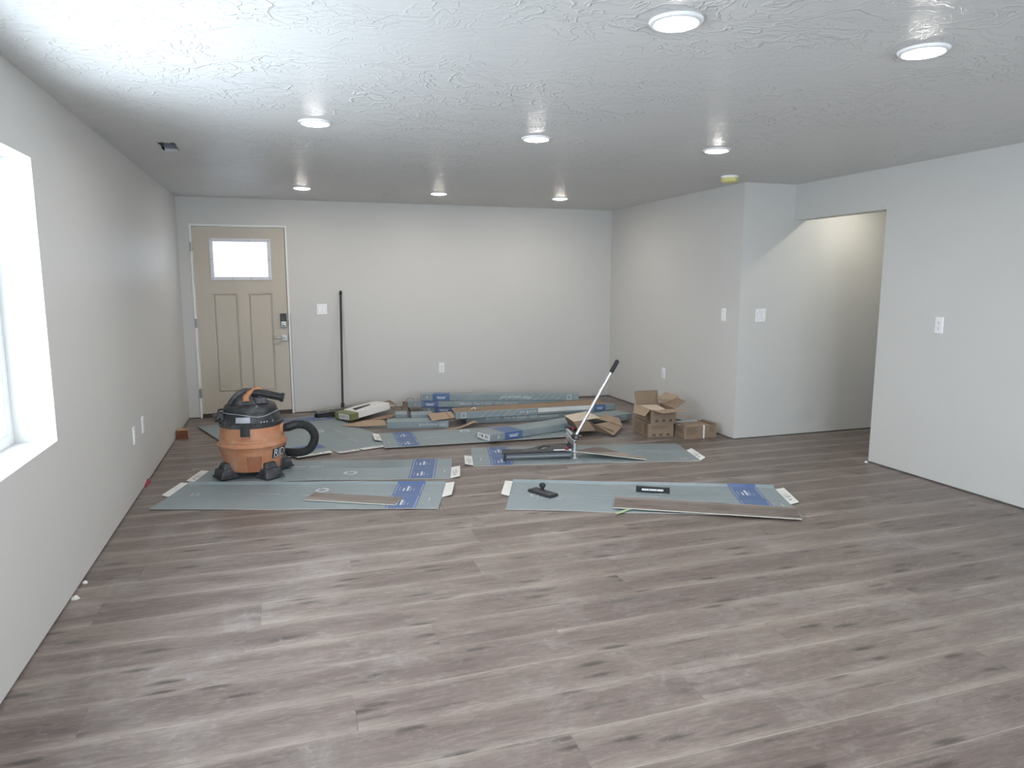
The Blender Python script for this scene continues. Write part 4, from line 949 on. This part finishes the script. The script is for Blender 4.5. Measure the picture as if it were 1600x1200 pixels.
MB().tube([(0.2615 * math.cos(2 * PI * i / 64), 0.2615 * math.sin(2 * PI * i / 64), 0.254) for i in range(65)], 0.007, 8).build('tank_rib', 'orange', tank, smooth=True)
# darker orange patches paint the recess shade; frame ribs, ledge under the latch
cpatch(-100, -74, 0.06, 0.185, 0.001, 0.01).build('lower_recess_shade', 'orange_shade', tank, smooth=True)
cpatch(-103, -100, 0.055, 0.19, 0.013, 0.02, n=2).build('recess_rib', 'orange', tank, smooth=True)
cpatch(-74, -71, 0.055, 0.19, 0.013, 0.02, n=2).build('recess_rib', 'orange', tank, smooth=True)
cpatch(-102, -72, 0.183, 0.194, 0.013, 0.02, n=8, nz=1).build('recess_rib', 'orange', tank, smooth=True)
cpatch(-112, -84, 0.315, 0.40, 0.010, 0.02, tp=3).build('latch_mount', 'orange', tank, smooth=True)
cpatch(-106, -90, 0.322, 0.352, 0.013, 0.01).build('latch_recess_shade', 'orange_shade', tank, smooth=True)
cpatch(-125, -60, 0.288, 0.302, 0.006, 0.012, n=16, nz=2).build('moulded_ledge', 'orange', tank, smooth=True)
for a in (-99, 81):
    l_ = cpatch(a - 8, a + 8, 0.345, 0.43, 0.020, 0.018, n=6).build('latch', 'black', t, smooth=True)
    for k_ in range(4): cpatch(a - 6, a + 6, 0.355 + k_ * 0.014, 0.361 + k_ * 0.014, 0.023, 0.005, n=6, nz=1).build('latch_rib', 'rubber', l_)
# badge
bd = cpatch(-52, 4, 0.146, 0.222, 0.004, 0.008, n=16).build('badge', 'black', t, smooth=True)
m = MB(); vs, fs, w = text_geo('RIDGID'); sz = 0.080
m.add([((rt(0.163 + y * sz) + 0.0055) * math.cos(R(-49) + x * sz / 0.25), (rt(0.163 + y * sz) + 0.0055) * math.sin(R(-49) + x * sz / 0.25), 0.163 + y * sz) for x, y in vs], fs)
m.build('badge_lettering', 'vinyl', bd)
m = cpatch(-50, 0, 0.153, 0.157, 0.0055, 0.001, nz=1); m.build('badge_line', 'vinyl', bd)
# casters
for a in (-150, -58, 26, 118):
    mt = Matrix.Rotation(R(a), 4, 'Z')
    f_ = MB(); f_.taper((0.165, 0.300, -0.072, 0.072), (0.168, 0.290, -0.064, 0.064), 0.022, 0.078, mat=mt); f_.taper((0.175, 0.272, -0.052, 0.052), (0.185, 0.252, -0.044, 0.044), 0.078, 0.122, mat=mt)
    ft = f_.build('caster_housing', 'dusty', t, bevel=0.008)
    f_ = MB(); f_.tube([mt @ Vector((0.255, -0.030, 0.024)), mt @ Vector((0.255, 0.030, 0.024))], 0.024, 16); f_.build('caster_wheel', 'rubber', ft, smooth=True)
    f_ = MB(); f_.taper((0.17, 0.306, -0.077, 0.077), (0.165, 0.306, -0.077, 0.077), 0.008, 0.026, mat=mt); f_.build('caster_skirt', 'dusty', ft, bevel=0.003)
MB().lathe([(0.03, 0), (0.032, 0.012), (0.02, 0.02)], 18, mat=Matrix.Rotation(R(-15), 4, 'Z') @ Matrix.Translation((0.222, 0, 0.085)) @ Matrix.Rotation(PI / 2, 4, 'Y')).build('drain_cap', 'dusty', t, smooth=True)
# power head
lid = MB().lathe([(0.236, 0.398), (0.243, 0.402), (0.244, 0.428), (0.238, 0.434), (0.226, 0.438), (0.220, 0.47), (0.212, 0.498), (0.205, 0.506)], 56).build('lid', 'dusty', t, smooth=True)
m = MB(); m.lathe([(0.214, 0.492), (0.217, 0.500), (0.214, 0.522), (0.208, 0.545), (0.192, 0.560), (0.15, 0.568), (0.06, 0.572)], 48, sx=0.94, sy=0.92, mat=Matrix.Translation((-0.005, 0.01, 0))); cap_ = m.build('motor_cover', 'dusty', t, smooth=True)
# crease line of the cover (wavy pale seam)
pts = []
for i in range(33):
    a = R(-178 + i * 172 / 32); zz = 0.512 - 0.028 * math.exp(-((math.degrees(a) + 72) / 28) ** 2) ; rr_ = 0.219 if zz > 0.5 else 0.222
    pts.append((rr_ * math.cos(a) * 0.985, rr_ * math.sin(a) * 0.985 + 0.002, zz))
MB().tube(pts, 0.0028, 6).build('cover_seam', 'plate_g', cap_, smooth=True)
m = MB(); 
vsx = []
for (a, z) in ((-118, 0.445), (-90, 0.445), (-90, 0.487), (-118, 0.487)):
    r_ = 0.2285 if z < 0.46 else 0.2195; vsx.append((r_ * math.cos(R(a)), r_ * math.sin(R(a)), z))
mid = [((0.2285 if z < .46 else .2195) * math.cos(R(-104)), (0.2285 if z < .46 else .2195) * math.sin(R(-104)), z) for z in (0.445, 0.487)]
m.add([vsx[0], mid[0], mid[1], vsx[3], vsx[1], vsx[2]], [(0, 1, 2, 3), (1, 4, 5, 2)]); m.build('rating_plate', 'plate_g', lid)
for a in (-70, -64, -58, -44): 
    m = cpatch(a - 1.2, a + 1.2, 0.436, 0.449, -0.006, 0.004, n=2, nz=1); m.build('vent_chip', 'inklt', lid)
# carrying handle: dark ring and orange grip
ring = []
for i in range(25):
    a = PI * i / 24
    ring.append((-0.055 + 0.135 * math.cos(a) * (1 if math.cos(a) > 0 else .82), 0.0, 0.555 + 0.115 * math.sin(a) * (0.55 + 0.45 * (1 - math.cos(a)) / 2)))
MB().lathe([(0.150, 0.556), (0.138, 0.585), (0.115, 0.612), (0.085, 0.630), (0.04, 0.636), (0.002, 0.637)], 36, sx=1.0, sy=0.72, mat=Matrix.Translation((-0.02, -0.01, 0))).build('deck', 'dusty', t, smooth=True)
MB().tube([(-0.150, -0.07, 0.575), (-0.125, -0.065, 0.610), (-0.085, -0.05, 0.650), (-0.04, -0.03, 0.668), (0.01, 0.0, 0.664), (0.05, 0.02, 0.64)], 0.021, 12).build('handle_arch', 'dusty', t, smooth=True)
MB().tube([(-0.025, -0.10, 0.588), (-0.030, -0.085, 0.62), (-0.005, -0.07, 0.655), (0.04, -0.05, 0.676), (0.075, -0.04, 0.684), (0.095, -0.035, 0.676)], lambda i: (0.030, 0.026, 0.020, 0.017, 0.016, 0.010)[i], 12).build('orange_grip', 'orange', t, smooth=True)
nz_ = MB(); nz_.tube([(0.02, -0.05, 0.655), (0.10, -0.06, 0.645), (0.235, -0.08, 0.612)], lambda i: (0.030, 0.033, 0.031)[i], 14); nz = nz_.build('nozzle', 'black', t, smooth=True)
MB().tube([(0.228, -0.079, 0.6137), (0.252, -0.082, 0.608)], 0.036, 14).build('nozzle_collar', 'rubber', nz, smooth=True)
for o_ in (-0.022, 0.0, 0.022): MB().tube([(0.06, -0.092 , 0.652 + o_), (0.235, -0.112, 0.612 + o_)], 0.003, 6).build('nozzle_rib', 'dusty', nz, smooth=True)
MB().taper((0.04, 0.13, -0.11, -0.02), (0.03, 0.12, -0.10, -0.03), 0.57, 0.62).build('nozzle_rest', 'dusty', t, bevel=0.008)
tri = MB(); tri.add([(0.035, -0.177, 0.557), (0.075, -0.170, 0.557), (0.050, -0.168, 0.561), (0.058, -0.150, 0.567), (0.04, -0.150, 0.568)], [(0, 1, 2), (2, 3, 4)]); tri.build('bare_scratch', 'inklt', cap_)
# cord and cord hook
ch = MB(); ch.taper((-0.262, -0.195, -0.10, -0.02), (-0.25, -0.195, -0.09, -0.03), 0.442, 0.515); ch = ch.build('cord_hook', 'dusty', t, bevel=0.01)
MB().tube([(-0.205, -0.03, 0.53), (-0.235, -0.02, 0.525), (-0.245, -0.02, 0.50), (-0.235, -0.03, 0.455), (-0.26, -0.06, 0.44), (-0.25, -0.11, 0.455), (-0.215, -0.12, 0.47)], 0.007, 8).build('power_cord', 'black', t, smooth=True)
MB().tube([(-0.262, -0.085, 0.50), (-0.255, -0.12, 0.50)], 0.016, 12).build('plug', 'dusty', t, smooth=True)
# hose
MB().lathe([(0.050, 0), (0.050, 0.018), (0.042, 0.03)], 24, mat=Matrix.Translation((0.215, -0.06, 0.362)) @ Matrix.Rotation(R(-16), 4, 'Z') @ Matrix.Rotation(PI / 2, 4, 'Y')).build('hose_port', 'orange', t, smooth=True)
ctl = [(0.215, -0.06, 0.362), (0.27, -0.075, 0.368), (0.34, -0.075, 0.385), (0.42, -0.06, 0.365), (0.47, -0.045, 0.305), (0.475, -0.03, 0.24), (0.44, 0.0, 0.165), (0.38, 0.04, 0.128), (0.30, 0.10, 0.115), (0.22, 0.17, 0.115), (0.12, 0.235, 0.13)]
def spline(P, n):
    P = [Vector(p) for p in P]; P = [P[0] * 2 - P[1]] + P + [P[-1] * 2 - P[-2]]; out = []
    for i in range(1, len(P) - 2):
        for j in range(n):
            u = j / n; a, b, c, d = P[i - 1:i + 3]
            out.append(0.5 * (2 * b + (c - a) * u + (2 * a - 5 * b + 4 * c - d) * u * u + (3 * b - a - 3 * c + d) * u ** 3))
    out.append(P[-2]); return out
sp = spline(ctl, 22)
MB().tube(sp, lambda i: 0.0345 if i % 3 else 0.0315, 14).build('hose', 'rubber', t, smooth=True)
MB().tube(sp[22:44], lambda i: 0.0365, 14).build('hose_cuff', 'black', t, smooth=True)
